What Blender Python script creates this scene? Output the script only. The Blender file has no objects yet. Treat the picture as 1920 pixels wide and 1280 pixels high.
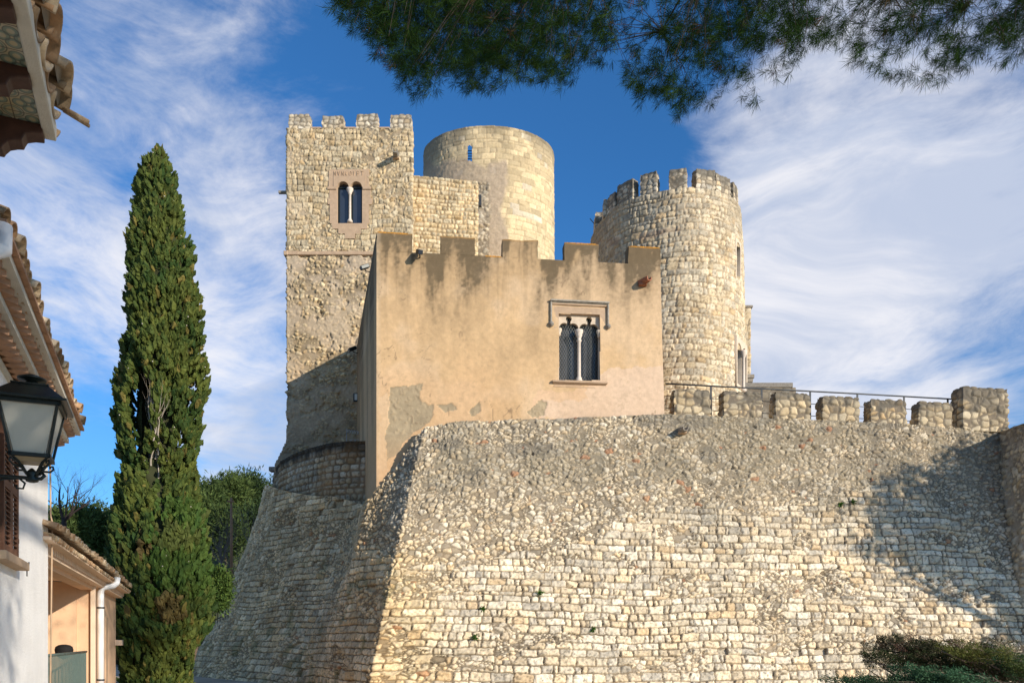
import bpy, math, random
import numpy as np
from mathutils import Matrix, Vector, Quaternion
R = math.radians
sc = bpy.context.scene
random.seed(5)
rng = np.random.default_rng(11)

# ------------------------------------------------------------------ camera
W0, H0, F0, HZ, EYE = 1920.0, 1280.0, 1500.0, 1200.0, 1.6
cam = bpy.data.cameras.new('camera'); camo = bpy.data.objects.new('camera', cam)
sc.collection.objects.link(camo); sc.camera = camo
camo.location = (0, 0, EYE); camo.rotation_euler = (R(90), 0, 0)
cam.sensor_width = 36; cam.lens = 36 * F0 / W0
cam.shift_x = 0; cam.shift_y = (HZ - H0 / 2) / W0
cam.clip_start = 0.05; cam.clip_end = 5000

def at(px, py, Y):
    return np.array([(px - 960) / F0 * Y, Y, EYE + (HZ - py) / F0 * Y])
def atz(px, Y, z):
    return np.array([(px - 960) / F0 * Y, Y, z])
def proj(P):
    return 960 + F0 * P[..., 0] / P[..., 1], HZ - F0 * (P[..., 2] - EYE) / P[..., 1]
def on_plane(px, py, O, n):
    d = np.array([(px - 960) / F0, 1.0, (HZ - py) / F0]); C = np.array([0, 0, EYE])
    t = np.dot(np.array(O) - C, n) / np.dot(d, n)
    return C + d * t

# ------------------------------------------------------------------ light
TOSUN = Vector((1.25, -1.0, 0.53)).normalized()
EL = math.asin(TOSUN.z); ROT = math.atan2(TOSUN.x, TOSUN.y)
sl = bpy.data.lights.new('sun', 'SUN'); so = bpy.data.objects.new('sun', sl); sc.collection.objects.link(so)
sl.energy = 5.0; sl.angle = R(0.5); sl.color = (1.0, 0.905, 0.775)
so.rotation_euler = TOSUN.to_track_quat('Z', 'Y').to_euler(); so.location = (20, -20, 30)
sc.view_settings.view_transform = 'Standard'; sc.view_settings.look = 'None'
sc.view_settings.exposure = 0.10; sc.view_settings.gamma = 1.0

wd = bpy.data.worlds.new('World'); sc.world = wd; wd.use_nodes = True
nt = wd.node_tree; nt.nodes.clear()
class NT:
    def __init__(s, t): s.t = t
    def n(s, typ, **k):
        x = s.t.nodes.new(typ)
        for a, b in k.items(): setattr(x, a, b)
        return x
    def l(s, a, b): s.t.links.new(a, b)
    def put(s, v, sock):
        if isinstance(v, bpy.types.NodeSocket): s.l(v, sock)
        else: sock.default_value = v
    def m(s, op, a, b=None, c=None, clamp=False):
        x = s.n('ShaderNodeMath', operation=op, use_clamp=clamp); s.put(a, x.inputs[0])
        if b is not None: s.put(b, x.inputs[1])
        if c is not None: s.put(c, x.inputs[2])
        return x.outputs[0]
    def vm(s, op, a, b=None, out=0):
        x = s.n('ShaderNodeVectorMath', operation=op); s.put(a, x.inputs[0])
        if b is not None: s.put(b, x.inputs[1])
        return x.outputs[out]
    def mr(s, v, a, b, c=0.0, d=1.0, t='SMOOTHSTEP'):
        x = s.n('ShaderNodeMapRange', interpolation_type=t)
        for i, q in enumerate((v, a, b, c, d)): s.put(q, x.inputs[i])
        return x.outputs[0]
    def mix(s, f, a, b, bt='MIX'):
        x = s.n('ShaderNodeMix', data_type='RGBA', blend_type=bt)
        s.put(f, x.inputs[0]); s.put(a, x.inputs[6]); s.put(b, x.inputs[7]); return x.outputs[2]
    def noise(s, vec, scale, detail=4, rough=.5, dist=0, out=0, dim='3D'):
        x = s.n('ShaderNodeTexNoise', noise_dimensions=dim)
        if vec is not None: s.l(vec, x.inputs['Vector'])
        x.inputs['Scale'].default_value = scale; x.inputs['Detail'].default_value = detail
        x.inputs['Roughness'].default_value = rough; x.inputs['Distortion'].default_value = dist
        return x.outputs[out]
w = NT(nt)
sky = w.n('ShaderNodeTexSky', sky_type='NISHITA', sun_disc=False)
sky.sun_elevation = EL; sky.sun_rotation = ROT; sky.altitude = 100
sky.air_density = 1.0; sky.dust_density = 0.4; sky.ozone_density = 2.5
tc = w.n('ShaderNodeTexCoord'); D = w.vm('NORMALIZE', tc.outputs['Generated'])
sep = w.n('ShaderNodeSeparateXYZ'); w.l(D, sep.inputs[0])
wp = w.noise(D, 2.2, 3, .5, 0, out=1); Dw = w.vm('ADD', D, w.vm('MULTIPLY', w.vm('SUBTRACT', wp, (.5, .5, .5)), (.22, .1, .16)))
mp = w.n('ShaderNodeMapping'); w.l(Dw, mp.inputs[0]); mp.inputs['Rotation'].default_value = (0, R(24), 0); mp.inputs['Scale'].default_value = (1.5, 1.5, 3.0)
n1 = w.noise(mp.outputs[0], 1.9, 10, .60, .25)
mp2 = w.n('ShaderNodeMapping'); w.l(Dw, mp2.inputs[0]); mp2.inputs['Rotation'].default_value = (0, R(-34), 0); mp2.inputs['Scale'].default_value = (1.6, 1.6, 4.6)
n2 = w.noise(mp2.outputs[0], 3.4, 9, .66, .4)
dens = w.m('ADD', w.m('MULTIPLY_ADD', n1, 1.75, -.37), w.m('MULTIPLY_ADD', n2, 1.15, -.585))
def blob(px, py, rad, wt):
    global dens
    v = Vector(((px - 960) / F0, 1, (HZ - py) / F0)).normalized()
    d = w.vm('DOT_PRODUCT', D, tuple(v), out=1)
    dens = w.m('MULTIPLY_ADD', w.mr(d, math.cos(R(rad)), 1.0), wt, dens)
for b in ((1700, 430, 18, .27), (1480, 580, 15, .21), (1850, 260, 11, .08), (1620, 680, 14, .18), (1300, 350, 7, .10), (1140, 470, 5, .10),
          (1900, 590, 5, -.20), (1870, 660, 4, -.12), (960, 150, 17, -.36), (1060, 330, 10, -.16), (1150, 230, 9, -.12),
          (150, 420, 12, .22), (470, 640, 12, .26), (270, 90, 8, .07), (560, 170, 6, .15), (60, 640, 6, .06), (480, 830, 9, .14), (60, 480, 8, .12), (430, 400, 6, .08),
          (240, 600, 5, -.05), (80, 800, 8, -.18), (170, 900, 7, -.12), (450, 270, 5, -.12), (700, 60, 9, -.12), (240, 230, 4, -.10)):
    blob(*b)
cov = w.mr(dens, 0.34, 1.16)
grade = w.mix(1.0, sky.outputs[0], (0.44, 1.06, 1.60, 1), 'MULTIPLY')
lowhaze = w.mr(sep.outputs[2], 0.0, 0.42, 0.30, 0.0)
base = w.mix(lowhaze, grade, (2.6, 4.6, 7.6, 1))
n3 = w.noise(mp2.outputs[0], 2.2, 8, .6, .8); ccol = w.mix(w.mr(n3, .35, .65), (5.2, 5.8, 7.2, 1), (8.6, 8.5, 8.8, 1)); col = w.mix(w.m('MULTIPLY', cov, .93), base, ccol)
bg = w.n('ShaderNodeBackground'); w.l(col, bg.inputs[0]); bg.inputs[1].default_value = 0.104
ow = w.n('ShaderNodeOutputWorld'); w.l(bg.outputs[0], ow.inputs[0])

# ------------------------------------------------------------------ helpers
INV = {}
def link(o): sc.collection.objects.link(o)
def thing(name, label, cat, loc=(0, 0, 0), rz=0.0, group=None):
    o = bpy.data.objects.new(name, None); link(o); o.empty_display_size = .3
    o.location = tuple(float(v) for v in loc); o.rotation_euler = (0, 0, rz); o['label'] = label; o['category'] = cat
    if group: o['group'] = group
    INV[o.name] = (Matrix.Translation(o.location) @ Matrix.Rotation(rz, 4, 'Z')).inverted()
    return o
def tag(o, label, cat, group=None, kind=None):
    if label: o['label'] = label
    if cat: o['category'] = cat
    if group: o['group'] = group
    if kind: o['kind'] = kind
    return o
def mesh_np(name, V, F, cols=None, smooth=False):
    V = np.asarray(V, np.float32); F = np.asarray(F, np.int32); k = F.shape[1]
    me = bpy.data.meshes.new(name)
    me.vertices.add(len(V)); me.vertices.foreach_set('co', V.ravel())
    me.loops.add(F.size); me.loops.foreach_set('vertex_index', F.ravel())
    me.polygons.add(len(F)); me.polygons.foreach_set('loop_start', np.arange(0, F.size, k, dtype=np.int32))
    try: me.polygons.foreach_set('loop_total', np.full(len(F), k, np.int32))
    except Exception: pass
    me.polygons.foreach_set('use_smooth', np.full(len(F), smooth, bool))
    if cols is not None:
        a = me.color_attributes.new('Col', 'FLOAT_COLOR', 'POINT')
        c = np.ones((len(V), 4), np.float32); c[:, :3] = cols; a.data.foreach_set('color', c.ravel())
    me.update(calc_edges=True); me.validate()
    return me
def mk(name, me, mat, parent=None, world=False):
    """link one mesh object; world=True: vertices are in world coordinates"""
    o = bpy.data.objects.new(name, me); link(o)
    if mat:
        for mm in (mat if isinstance(mat, (list, tuple)) else [mat]): me.materials.append(mm)
    if parent is not None:
        o.parent = parent
        if world:
            root = parent; chain = [parent]
            while root.parent: root = root.parent
            if parent is root: me.transform(INV[root.name])
            else: me.transform(INV[root.name])
    return o

class MB:
    def __init__(s): s.v = []; s.f = []; s.sm = []
    def add(s, V, F, smooth=False):
        b = len(s.v); s.v += [tuple(float(c) for c in p) for p in V]; s.f += [tuple(i + b for i in f) for f in F]; s.sm += [smooth] * len(F); return s
    def box(s, c, size, M=None, taper=1.0):
        hx, hy, hz = [q / 2 for q in size]
        V = [Vector((x * hx * (taper if z > 0 else 1), y * hy * (taper if z > 0 else 1), z * hz)) for z in (-1, 1) for y in (-1, 1) for x in (-1, 1)]
        if M is not None: V = [M @ v for v in V]
        V = [v + Vector(c) for v in V]
        return s.add(V, [(0, 2, 3, 1), (4, 5, 7, 6), (0, 1, 5, 4), (2, 6, 7, 3), (0, 4, 6, 2), (1, 3, 7, 5)])
    def tube(s, pts, r, n=8, smooth=True, caps=True):
        pts = [Vector(tuple(p)) for p in pts]; m = len(pts); rs = r if isinstance(r, (list, tuple)) else [r] * m
        V = []; up = None
        for i, p in enumerate(pts):
            d = (pts[min(i + 1, m - 1)] - pts[max(i - 1, 0)])
            if d.length < 1e-9: d = Vector((0, 0, 1))
            d.normalize()
            if up is None: up = d.orthogonal().normalized()
            else:
                up = up - d * up.dot(d)
                up = up.normalized() if up.length > 1e-6 else d.orthogonal().normalized()
            b = d.cross(up)
            for k in range(n):
                a = 2 * math.pi * k / n; V.append(p + (up * math.cos(a) + b * math.sin(a)) * rs[i])
        F = [(i * n + k, i * n + (k + 1) % n, (i + 1) * n + (k + 1) % n, (i + 1) * n + k) for i in range(m - 1) for k in range(n)]
        if caps: F += [tuple(range(n - 1, -1, -1)), tuple((m - 1) * n + k for k in range(n))]
        return s.add(V, F, smooth)
    def lathe(s, prof, c=(0, 0, 0), n=16, smooth=True):
        V = [(c[0] + r * math.cos(2 * math.pi * k / n), c[1] + r * math.sin(2 * math.pi * k / n), c[2] + z) for r, z in prof for k in range(n)]
        m = len(prof)
        F = [(i * n + k, i * n + (k + 1) % n, (i + 1) * n + (k + 1) % n, (i + 1) * n + k) for i in range(m - 1) for k in range(n)]
        F += [tuple(range(n - 1, -1, -1)), tuple((m - 1) * n + k for k in range(n))]
        return s.add(V, F, smooth)
    def prism(s, poly, z0, z1, M=None):
        n = len(poly); V = [Vector((x, y, z0)) for x, y in poly] + [Vector((x, y, z1)) for x, y in poly]
        if M is not None: V = [M @ v for v in V]
        return s.add(V, [tuple(range(n - 1, -1, -1)), tuple(range(n, 2 * n))] + [(i, (i + 1) % n, n + (i + 1) % n, n + i) for i in range(n)])
    def mesh(s, name):
        me = bpy.data.meshes.new(name); me.from_pydata(s.v, [], s.f); me.polygons.foreach_set('use_smooth', s.sm); me.update(); return me
    def obj(s, name, mat, parent=None, world=False, bevel=0):
        o = mk(name, s.mesh(name), mat, parent, world)
        if bevel:
            b = o.modifiers.new('bevel', 'BEVEL'); b.width = bevel; b.segments = 2; b.limit_method = 'ANGLE'
        return o
def frameM(O, ux, n):
    """matrix whose x = ux (along the wall), y = up, z = n (outward)"""
    ux = Vector(ux).normalized(); n = Vector(n).normalized(); up = n.cross(ux)
    return Matrix(((ux.x, up.x, n.x, O[0]), (ux.y, up.y, n.y, O[1]), (ux.z, up.z, n.z, O[2]), (0, 0, 0, 1)))
def plate(name, outer, holes, depth, M, mat, parent, z=0.0, bevel=0.0, world=True):
    """flat shape with holes in the wall's own x / up axes, from z-depth to z, as one mesh"""
    cu = bpy.data.curves.new(name, 'CURVE'); cu.dimensions = '2D'; cu.fill_mode = 'BOTH'; cu.extrude = depth / 2; cu.bevel_depth = bevel
    for poly in [outer] + list(holes):
        sp = cu.splines.new('POLY'); sp.points.add(len(poly) - 1)
        for i, (x, y) in enumerate(poly): sp.points[i].co = (x, y, 0, 1)
        sp.use_cyclic_u = True
    ob = bpy.data.objects.new(name, cu); me = bpy.data.meshes.new_from_object(ob); me.name = name
    bpy.data.objects.remove(ob); bpy.data.curves.remove(cu); me.materials.clear()
    me.transform(M @ Matrix.Translation((0, 0, z - depth / 2)))
    return mk(name, me, mat, parent, world)

# ---- numpy noise
def h2(ix, iy, s=0):
    n = (ix.astype(np.int64) * 374761393 + iy.astype(np.int64) * 668265263 + s * 974634777) & 0xffffffff
    n = ((n ^ (n >> 13)) * 1274126177) & 0xffffffff; n = ((n ^ (n >> 15)) * 1103515245) & 0xffffffff; n ^= n >> 16
    return n / 4294967296.0
def h3(ix, iy, iz, s=0): return h2(ix + 7919 * iz.astype(np.int64), iy + 104729 * iz.astype(np.int64), s)
def vn2(x, y, s=0):
    ix = np.floor(x); iy = np.floor(y); fx = x - ix; fy = y - iy; fx = fx * fx * (3 - 2 * fx); fy = fy * fy * (3 - 2 * fy)
    a = h2(ix, iy, s); b = h2(ix + 1, iy, s); c = h2(ix, iy + 1, s); d = h2(ix + 1, iy + 1, s)
    return (a * (1 - fx) + b * fx) * (1 - fy) + (c * (1 - fx) + d * fx) * fy
def fbm2(x, y, o=4, s=0):
    r = 0; a = .5; t = 0
    for i in range(o): r = r + a * vn2(x * 2 ** i + 17.3 * i, y * 2 ** i + 9.1 * i, s + i); t += a; a *= .5
    return r / t
def vn3(x, y, z, s=0):
    iz = np.floor(z); fz = z - iz; fz = fz * fz * (3 - 2 * fz)
    return vn2(x + iz * 37.7, y + iz * 71.3, s) * (1 - fz) + vn2(x + (iz + 1) * 37.7, y + (iz + 1) * 71.3, s) * fz
def voro2(x, y, s=0, jit=.85):
    ix = np.floor(x); iy = np.floor(y); f1 = np.full(x.shape, 9.); f2 = np.full(x.shape, 9.); r1 = np.zeros(x.shape); r2 = np.zeros(x.shape)
    for dx in (-1, 0, 1):
        for dy in (-1, 0, 1):
            cx = ix + dx; cy = iy + dy
            px = cx + .5 + (h2(cx, cy, s) - .5) * jit; py = cy + .5 + (h2(cx, cy, s + 1) - .5) * jit
            d = np.hypot(px - x, py - y); c = d < f1
            f2 = np.where(c, f1, np.minimum(f2, d))
            f1 = np.where(c, d, f1); r1 = np.where(c, h2(cx, cy, s + 2), r1); r2 = np.where(c, h2(cx, cy, s + 3), r2)
    return f1, f2, r1, r2
def voro3(p, s=0, jit=.8):
    i = np.floor(p); f1 = np.full(len(p), 9.); f2 = np.full(len(p), 9.); r1 = np.zeros(len(p)); r2 = np.zeros(len(p))
    for dx in (-1, 0, 1):
        for dy in (-1, 0, 1):
            for dz in (-1, 0, 1):
                c = i + (dx, dy, dz)
                q = c + .5 + (np.stack([h3(c[:, 0], c[:, 1], c[:, 2], s + k) for k in range(3)], 1) - .5) * jit
                d = np.linalg.norm(q - p, axis=1); m = d < f1
                f2 = np.where(m, f1, np.minimum(f2, d)); f1 = np.where(m, d, f1)
                r1 = np.where(m, h3(c[:, 0], c[:, 1], c[:, 2], s + 5), r1); r2 = np.where(m, h3(c[:, 0], c[:, 1], c[:, 2], s + 6), r2)
    return f1, f2, r1, r2
def sstep(a, b, x):
    t = np.clip((x - a) / (b - a), 0, 1); return t * t * (3 - 2 * t)

# ---- masonry height fields: (height in metres, stone mask, random 1, random 2)
def coursed(U, V, hh=(.2, .3), ww=(.28, .6), gap=.016, bev=.05, H=.05, wav=.05, rough=.014, seed=0, rad=.05, edge=.03):
    r_ = np.random.default_rng(seed + 100)
    Vw = V + (fbm2(U * .35, V * .35, 2, seed) - .5) * wav * 4 + (vn2(U * 2.3, V * 1.3, seed + 4) - .5) * wav
    v0 = Vw.min() - .1; hs = r_.uniform(hh[0], hh[1], int((Vw.max() - v0) / hh[0]) * 2 + 3); hs = np.where(r_.random(len(hs)) < .14, hs * .62, hs); ed = v0 + np.concatenate([[0], np.cumsum(hs)])
    row = np.clip(np.searchsorted(ed, Vw) - 1, 0, len(hs) - 1)
    b = Vw - ed[row]; h = hs[row]; a = np.zeros_like(U); wd_ = np.ones_like(U); sid = np.zeros_like(U)
    u0, u1 = U.min() - 1, U.max() + 1
    for k in np.unique(row):
        m = row == k
        nw = int((u1 - u0) / ww[0]) * 2 + 3; ws = r_.uniform(ww[0] * .8, ww[1] * 1.05, nw) * np.where(r_.random(nw) < .28, .5, 1)
        e = u0 + np.concatenate([[0], np.cumsum(ws)]) - r_.random() * .5
        Um = U[m] + (vn2(U[m] * 6, V[m] * 6, seed + 9) - .5) * .02
        j = np.clip(np.searchsorted(e, Um) - 1, 0, len(ws) - 1); a[m] = Um - e[j]; wd_[m] = ws[j]; sid[m] = j
    r1 = h2(sid, row, seed + 1); r2 = h2(sid, row, seed + 2); r3 = h2(sid, row, seed + 3); r4 = h2(sid, row, seed + 4)
    x = a - wd_ / 2; y = b - h / 2; an = (r3 - .5) * .22; x, y = x + an * y * 1.2, y + an * x * .35
    x = x + (fbm2(U * 9, V * 9, 2, seed + 20) - .5) * edge * 1.4; y = y + (fbm2(U * 9 + 50, V * 9, 2, seed + 21) - .5) * edge
    hw = wd_ / 2 - gap * (.5 + r4); hv = h / 2 - gap * (.35 + .9 * r3); rr = np.minimum(rad * (.6 + r2), np.minimum(hw, hv) * .95)
    qx = np.abs(x) - (hw - rr); qy = np.abs(y) - (hv - rr)
    sd = np.minimum(np.maximum(qx, qy), 0) + np.hypot(np.maximum(qx, 0), np.maximum(qy, 0)) - rr
    d = -sd; t = np.clip(d / bev, 0, 1); m = sstep(-.006, .014, d)
    hgt = m * .3 * H + H * .7 * (1 - (1 - t) ** 2) * (.6 + .7 * r1) + m * (fbm2(U * 12, V * 12, 3, seed + 30) - .5) * rough * 2.4
    hgt = hgt + m * (r2 - .5) * .5 * x * .3 + m * (r4 - .5) * y * .25
    return hgt, m, r1, r2
def rubble(U, V, c=.2, asp=1.35, gap=.02, bev=.05, H=.05, rough=.014, seed=0, bare=.12):
    wu = U + (fbm2(U * 2.2, V * 2.2, 2, seed + 7) - .5) * .22; wv = V + (fbm2(U * 2.2 + 30, V * 2.2, 2, seed + 8) - .5) * .2
    f1, f2, r1, r2 = voro2(wu / (c * asp), wv / c, seed)
    g1, g2, s1, s2 = voro2(wu / (c * asp * .55), wv / (c * .5), seed + 40)
    def one(f1, f2, r1, r2, c):
        d = (f2 - f1) * .5 * c - gap * (.3 + r2) + (fbm2(U * 14, V * 14, 2, seed + 22) - .5) * .014
        t = np.clip(d / bev, 0, 1); m = sstep(-.004, .010, d)
        return m * .3 * H + H * .7 * (1 - (1 - t) ** 2) * (.5 + .8 * r1), m
    ha, ma = one(f1, f2, r1, r2, c * 1.1); hb, mb = one(g1, g2, s1, s2, c * .58)
    sm = r2 < .38                                   # cells split in small stones
    kill = ((s1 < .25) & sm) | (r1 < bare)
    h = np.where(sm, hb * .75, ha); m = np.where(sm, mb, ma); h = np.where(kill, h * .12, h); m = np.where(kill, m * .25, m)
    r1o = np.where(sm, s1, r1); r2o = np.where(sm, s2, r2)
    h = h + m * (fbm2(U * 13, V * 13, 3, seed + 30) - .5) * rough * 2.2
    return h, m, r1o, r2o
def palette(r1, r2, warm=0.0, light=1.0):
    """limestone, from grey-white to cream to ochre"""
    A = np.array([.66, .585, .46]); B = np.array([.68, .56, .39]); C = np.array([.60, .46, .285]); Dk = np.array([.38, .335, .27]); O = np.array([.56, .36, .17])
    r1 = r1[..., None]; r2 = r2[..., None]
    c = A * (1 - r1) + B * r1
    c = np.where(r2 > .70, c * .45 + C * .55, c); c = np.where(r2 > .95, c * .6 + O * .4, c); c = np.where(r2 < .13, c * .45 + Dk * .55, c)
    c = c * (.74 + .44 * ((r1 * 7.3 + r2 * 3.1) % 1.0))
    c = c * np.array([1 + .06 * warm, 1 - .03 * warm, 1 - .22 * warm])
    return c * light

def ringpts(rings, res, resv, segw=None):
    """bilinear surface through K rings of N points; returns P (nv, nu, 3) and arc U"""
    rings = np.asarray(rings, float); K, N, _ = rings.shape
    mid = rings.mean(0); L = np.linalg.norm(np.diff(mid, axis=0), axis=1)
    us = [np.array([0.0])]
    for i in range(N - 1):
        k = max(1, int(L[i] / (res * (segw[i] if segw else 1)))); us.append(i + np.arange(1, k + 1) / k)
    us = np.concatenate(us); i = np.clip(us.astype(int), 0, N - 2); f = (us - i)[None, :, None]
    RR = rings[:, i] * (1 - f) + rings[:, i + 1] * f
    H_ = np.linalg.norm(np.diff(RR, axis=0), axis=2).max(1); vs = [np.array([0.0])]
    for j in range(K - 1):
        k = max(1, int(H_[j] / resv)); vs.append(j + np.arange(1, k + 1) / k)
    vs = np.concatenate(vs); j = np.clip(vs.astype(int), 0, K - 2); g = (vs - j)[:, None, None]
    P = RR[j] * (1 - g) + RR[j + 1] * g
    arc = np.concatenate([[0], np.cumsum(L)]); U = (arc[i] * (1 - (us - i)) + arc[i + 1] * (us - i))
    return P, np.broadcast_to(U, P.shape[:2]).copy()
def gridnormals(P):
    du = np.gradient(P, axis=1); dv = np.gradient(P, axis=0); n = np.cross(du, dv); n /= np.linalg.norm(n, axis=2, keepdims=True) + 1e-9
    return n
def gridmesh(name, P, cols=None, hole=None, smooth=True, flip=False):
    nv, nu, _ = P.shape; idx = np.arange(nv * nu).reshape(nv, nu)
    F = np.stack([idx[:-1, :-1], idx[:-1, 1:], idx[1:, 1:], idx[1:, :-1]], -1)
    if flip: F = F[..., ::-1]
    if hole is not None:
        hc = hole[:-1, :-1] & hole[1:, 1:] & hole[:-1, 1:] & hole[1:, :-1]; F = F[~hc]
    F = F.reshape(-1, 4)
    return mesh_np(name, P.reshape(-1, 3), F, None if cols is None else cols.reshape(-1, 3), smooth)
def outward(P, toward):
    """sign so that normals point toward a given point"""
    n = gridnormals(P); c = P[P.shape[0] // 2, P.shape[1] // 2]; nn = n[P.shape[0] // 2, P.shape[1] // 2]
    return n * (1 if np.dot(nn, np.array(toward) - c) > 0 else -1), np.dot(nn, np.array(toward) - c) > 0

# ------------------------------------------------------------------ materials
def pmat(name, color, rough=.8, metal=0.0, bump=None, var=None, spec=.3, vcol=False, trans=0.0):
    """bump: (scale, strength, distance); var: (scale, amount)"""
    m = bpy.data.materials.new(name); m.use_nodes = True; t = NT(m.node_tree); b = m.node_tree.nodes['Principled BSDF']
    tcn = t.n('ShaderNodeTexCoord'); vec = tcn.outputs['Object']
    if vcol:
        a = t.n('ShaderNodeAttribute', attribute_name='Col'); c = a.outputs['Color']
    else:
        c = t.n('ShaderNodeRGB'); c.outputs[0].default_value = (*color, 1); c = c.outputs[0]
    if var:
        n = t.noise(vec, var[0], 6, .62); f = t.mr(n, .28, .72, 1 - var[1], 1 + var[1], 'LINEAR')
        vmx = t.n('ShaderNodeVectorMath', operation='SCALE'); t.l(c, vmx.inputs[0]); t.l(f, vmx.inputs['Scale']); c = vmx.outputs[0]
    t.put(c if isinstance(c, bpy.types.NodeSocket) else (*c, 1), b.inputs['Base Color'])
    b.inputs['Roughness'].default_value = rough; b.inputs['Metallic'].default_value = metal
    b.inputs['Specular IOR Level'].default_value = spec
    if bump:
        n = t.noise(vec, bump[0], 7, .65); bn = t.n('ShaderNodeBump'); bn.inputs['Strength'].default_value = bump[1]; bn.inputs['Distance'].default_value = bump[2]
        t.l(n, bn.inputs['Height']); t.l(bn.outputs[0], b.inputs['Normal'])
    if trans:
        tr = t.n('ShaderNodeBsdfTranslucent'); t.l(c, tr.inputs[0]); mx = t.n('ShaderNodeMixShader'); mx.inputs[0].default_value = trans
        o = m.node_tree.nodes['Material Output']; t.l(b.outputs[0], mx.inputs[1]); t.l(tr.outputs[0], mx.inputs[2]); t.l(mx.outputs[0], o.inputs[0])
    return m
M = {}
M['stone'] = pmat('limestone_masonry', (0, 0, 0), .92, bump=(22, .55, .02), var=(9, .16), vcol=True, spec=.15)
M['plaster'] = pmat('lime_plaster', (0, 0, 0), .93, bump=(24, .55, .014), var=(7, .10), vcol=True, spec=.12)
M['trim'] = pmat('dressed_sandstone', (.47, .33, .215), .88, bump=(35, .3, .006), var=(7, .14))
M['trimpale'] = pmat('pale_dressed_stone', (.62, .50, .37), .85, bump=(30, .35, .006), var=(8, .15))
M['column'] = pmat('white_stone_shaft', (.66, .56, .46), .7, bump=(40, .3, .004), var=(14, .16))
M['darkstone'] = pmat('weathered_moulding_stone', (.26, .23, .19), .9, bump=(30, .5, .008), var=(12, .3))
M['black'] = pmat('black_painted_iron', (.010, .016, .014), .38, metal=.2, bump=(40, .12, .002), spec=.5)
M['iron'] = pmat('grey_iron', (.075, .078, .08), .5, metal=.6, var=(10, .2))
M['shadeblack'] = pmat('niche_shade_black', (.02, .018, .016), .9)
M['lead'] = pmat('lead_lattice', (.13, .135, .12), .6)
def glassmat(name, col, rough, spec=.8):
    m = pmat(name, col, rough, spec=spec); return m
M['glass'] = glassmat('window_glass', (.028, .036, .05), .04, 1.0)
M['curtainglass'] = glassmat('old_leaded_glass', (.05, .056, .066), .12, .8)
M['frosted'] = pmat('frosted_lantern_glass', (.56, .53, .44), .5, var=(5, .06), spec=.5)
M['wood'] = pmat('brown_shutter_wood', (.155, .07, .04), .6, bump=(18, .3, .004), var=(9, .25))
M['darkwood'] = pmat('dark_carved_wood', (.070, .032, .022), .5, bump=(20, .4, .006), var=(8, .35))
M['whitewall'] = pmat('whitewashed_render', (.88, .85, .80), .92, bump=(26, .8, .02), var=(1.4, .09))
M['creamplaster'] = pmat('cream_soffit_plaster', (.60, .56, .47), .9, bump=(50, .8, .01), var=(6, .10))
M['peach'] = pmat('peach_render', (.72, .47, .29), .92, bump=(16, .5, .015), var=(1.8, .08))
M['peachlight'] = pmat('pale_peach_render', (.78, .58, .41), .92, bump=(16, .4, .01), var=(1.8, .06))
M['brick'] = pmat('terracotta_brick', (.42, .24, .145), .88, bump=(24, .5, .008), var=(6, .28))
M['whitepipe'] = pmat('white_plastic_pipe', (.78, .77, .75), .4, var=(3, .04), spec=.5)
M['greenmetal'] = pmat('grey_green_railing_paint', (.105, .15, .135), .5, var=(8, .15))
M['blackcloth'] = pmat('black_cover', (.012, .011, .011), .8, bump=(30, .5, .01))
M['bark'] = pmat('bark', (.155, .115, .085), .95, bump=(24, .9, .02), var=(12, .35))
M['palebark'] = pmat('pale_weathered_bark', (.40, .34, .27), .95, bump=(24, .7, .01), var=(12, .3))
M['leaf'] = pmat('foliage', (0, 0, 0), .75, vcol=True, spec=.15, trans=.12)
M['needle'] = pmat('pine_needles', (0, 0, 0), .85, vcol=True, spec=.05, trans=.05)
M['ground'] = pmat('dry_ground', (.40, .33, .235), .95, bump=(2, .6, .05), var=(.4, .3))
M['hill'] = pmat('scrubby_hill_soil', (.07, .08, .035), .95, bump=(.8, .8, .4), var=(.25, .4))
M['gravel'] = pmat('terrace_gravel', (.38, .33, .26), .95, bump=(12, .5, .02), var=(4, .2))
M['bedding'] = pmat('brown_bedding_mortar', (.27, .215, .15), .95, bump=(20, .6, .01), var=(8, .2))
def tilemat():
    m = pmat('old_clay_roof_tile', (.43, .29, .17), .88, bump=(18, .7, .012)); t = NT(m.node_tree); b = m.node_tree.nodes['Principled BSDF']
    tcn = t.n('ShaderNodeTexCoord'); g = t.n('ShaderNodeNewGeometry')
    rmp = t.n('ShaderNodeValToRGB'); e = rmp.color_ramp.elements; e[0].color = (.24, .17, .10, 1); e[1].color = (.60, .48, .33, 1)
    x = rmp.color_ramp.elements.new(.35); x.color = (.44, .25, .13, 1); x = rmp.color_ramp.elements.new(.65); x.color = (.50, .36, .22, 1)
    t.l(g.outputs['Random Per Island'], rmp.inputs[0])
    n = t.noise(tcn.outputs['Object'], 7, 6, .7); f = t.mr(n, .42, .68)
    c = t.mix(t.m('MULTIPLY', f, .75), rmp.outputs[0], (.17, .13, .085, 1))
    n2 = t.noise(tcn.outputs['Object'], 16, 4, .6); c = t.mix(t.m('MULTIPLY', t.mr(n2, .6, .72), .4), c, (.58, .52, .38, 1))
    t.l(c, b.inputs['Base Color']); return m
M['tile'] = tilemat()
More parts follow.
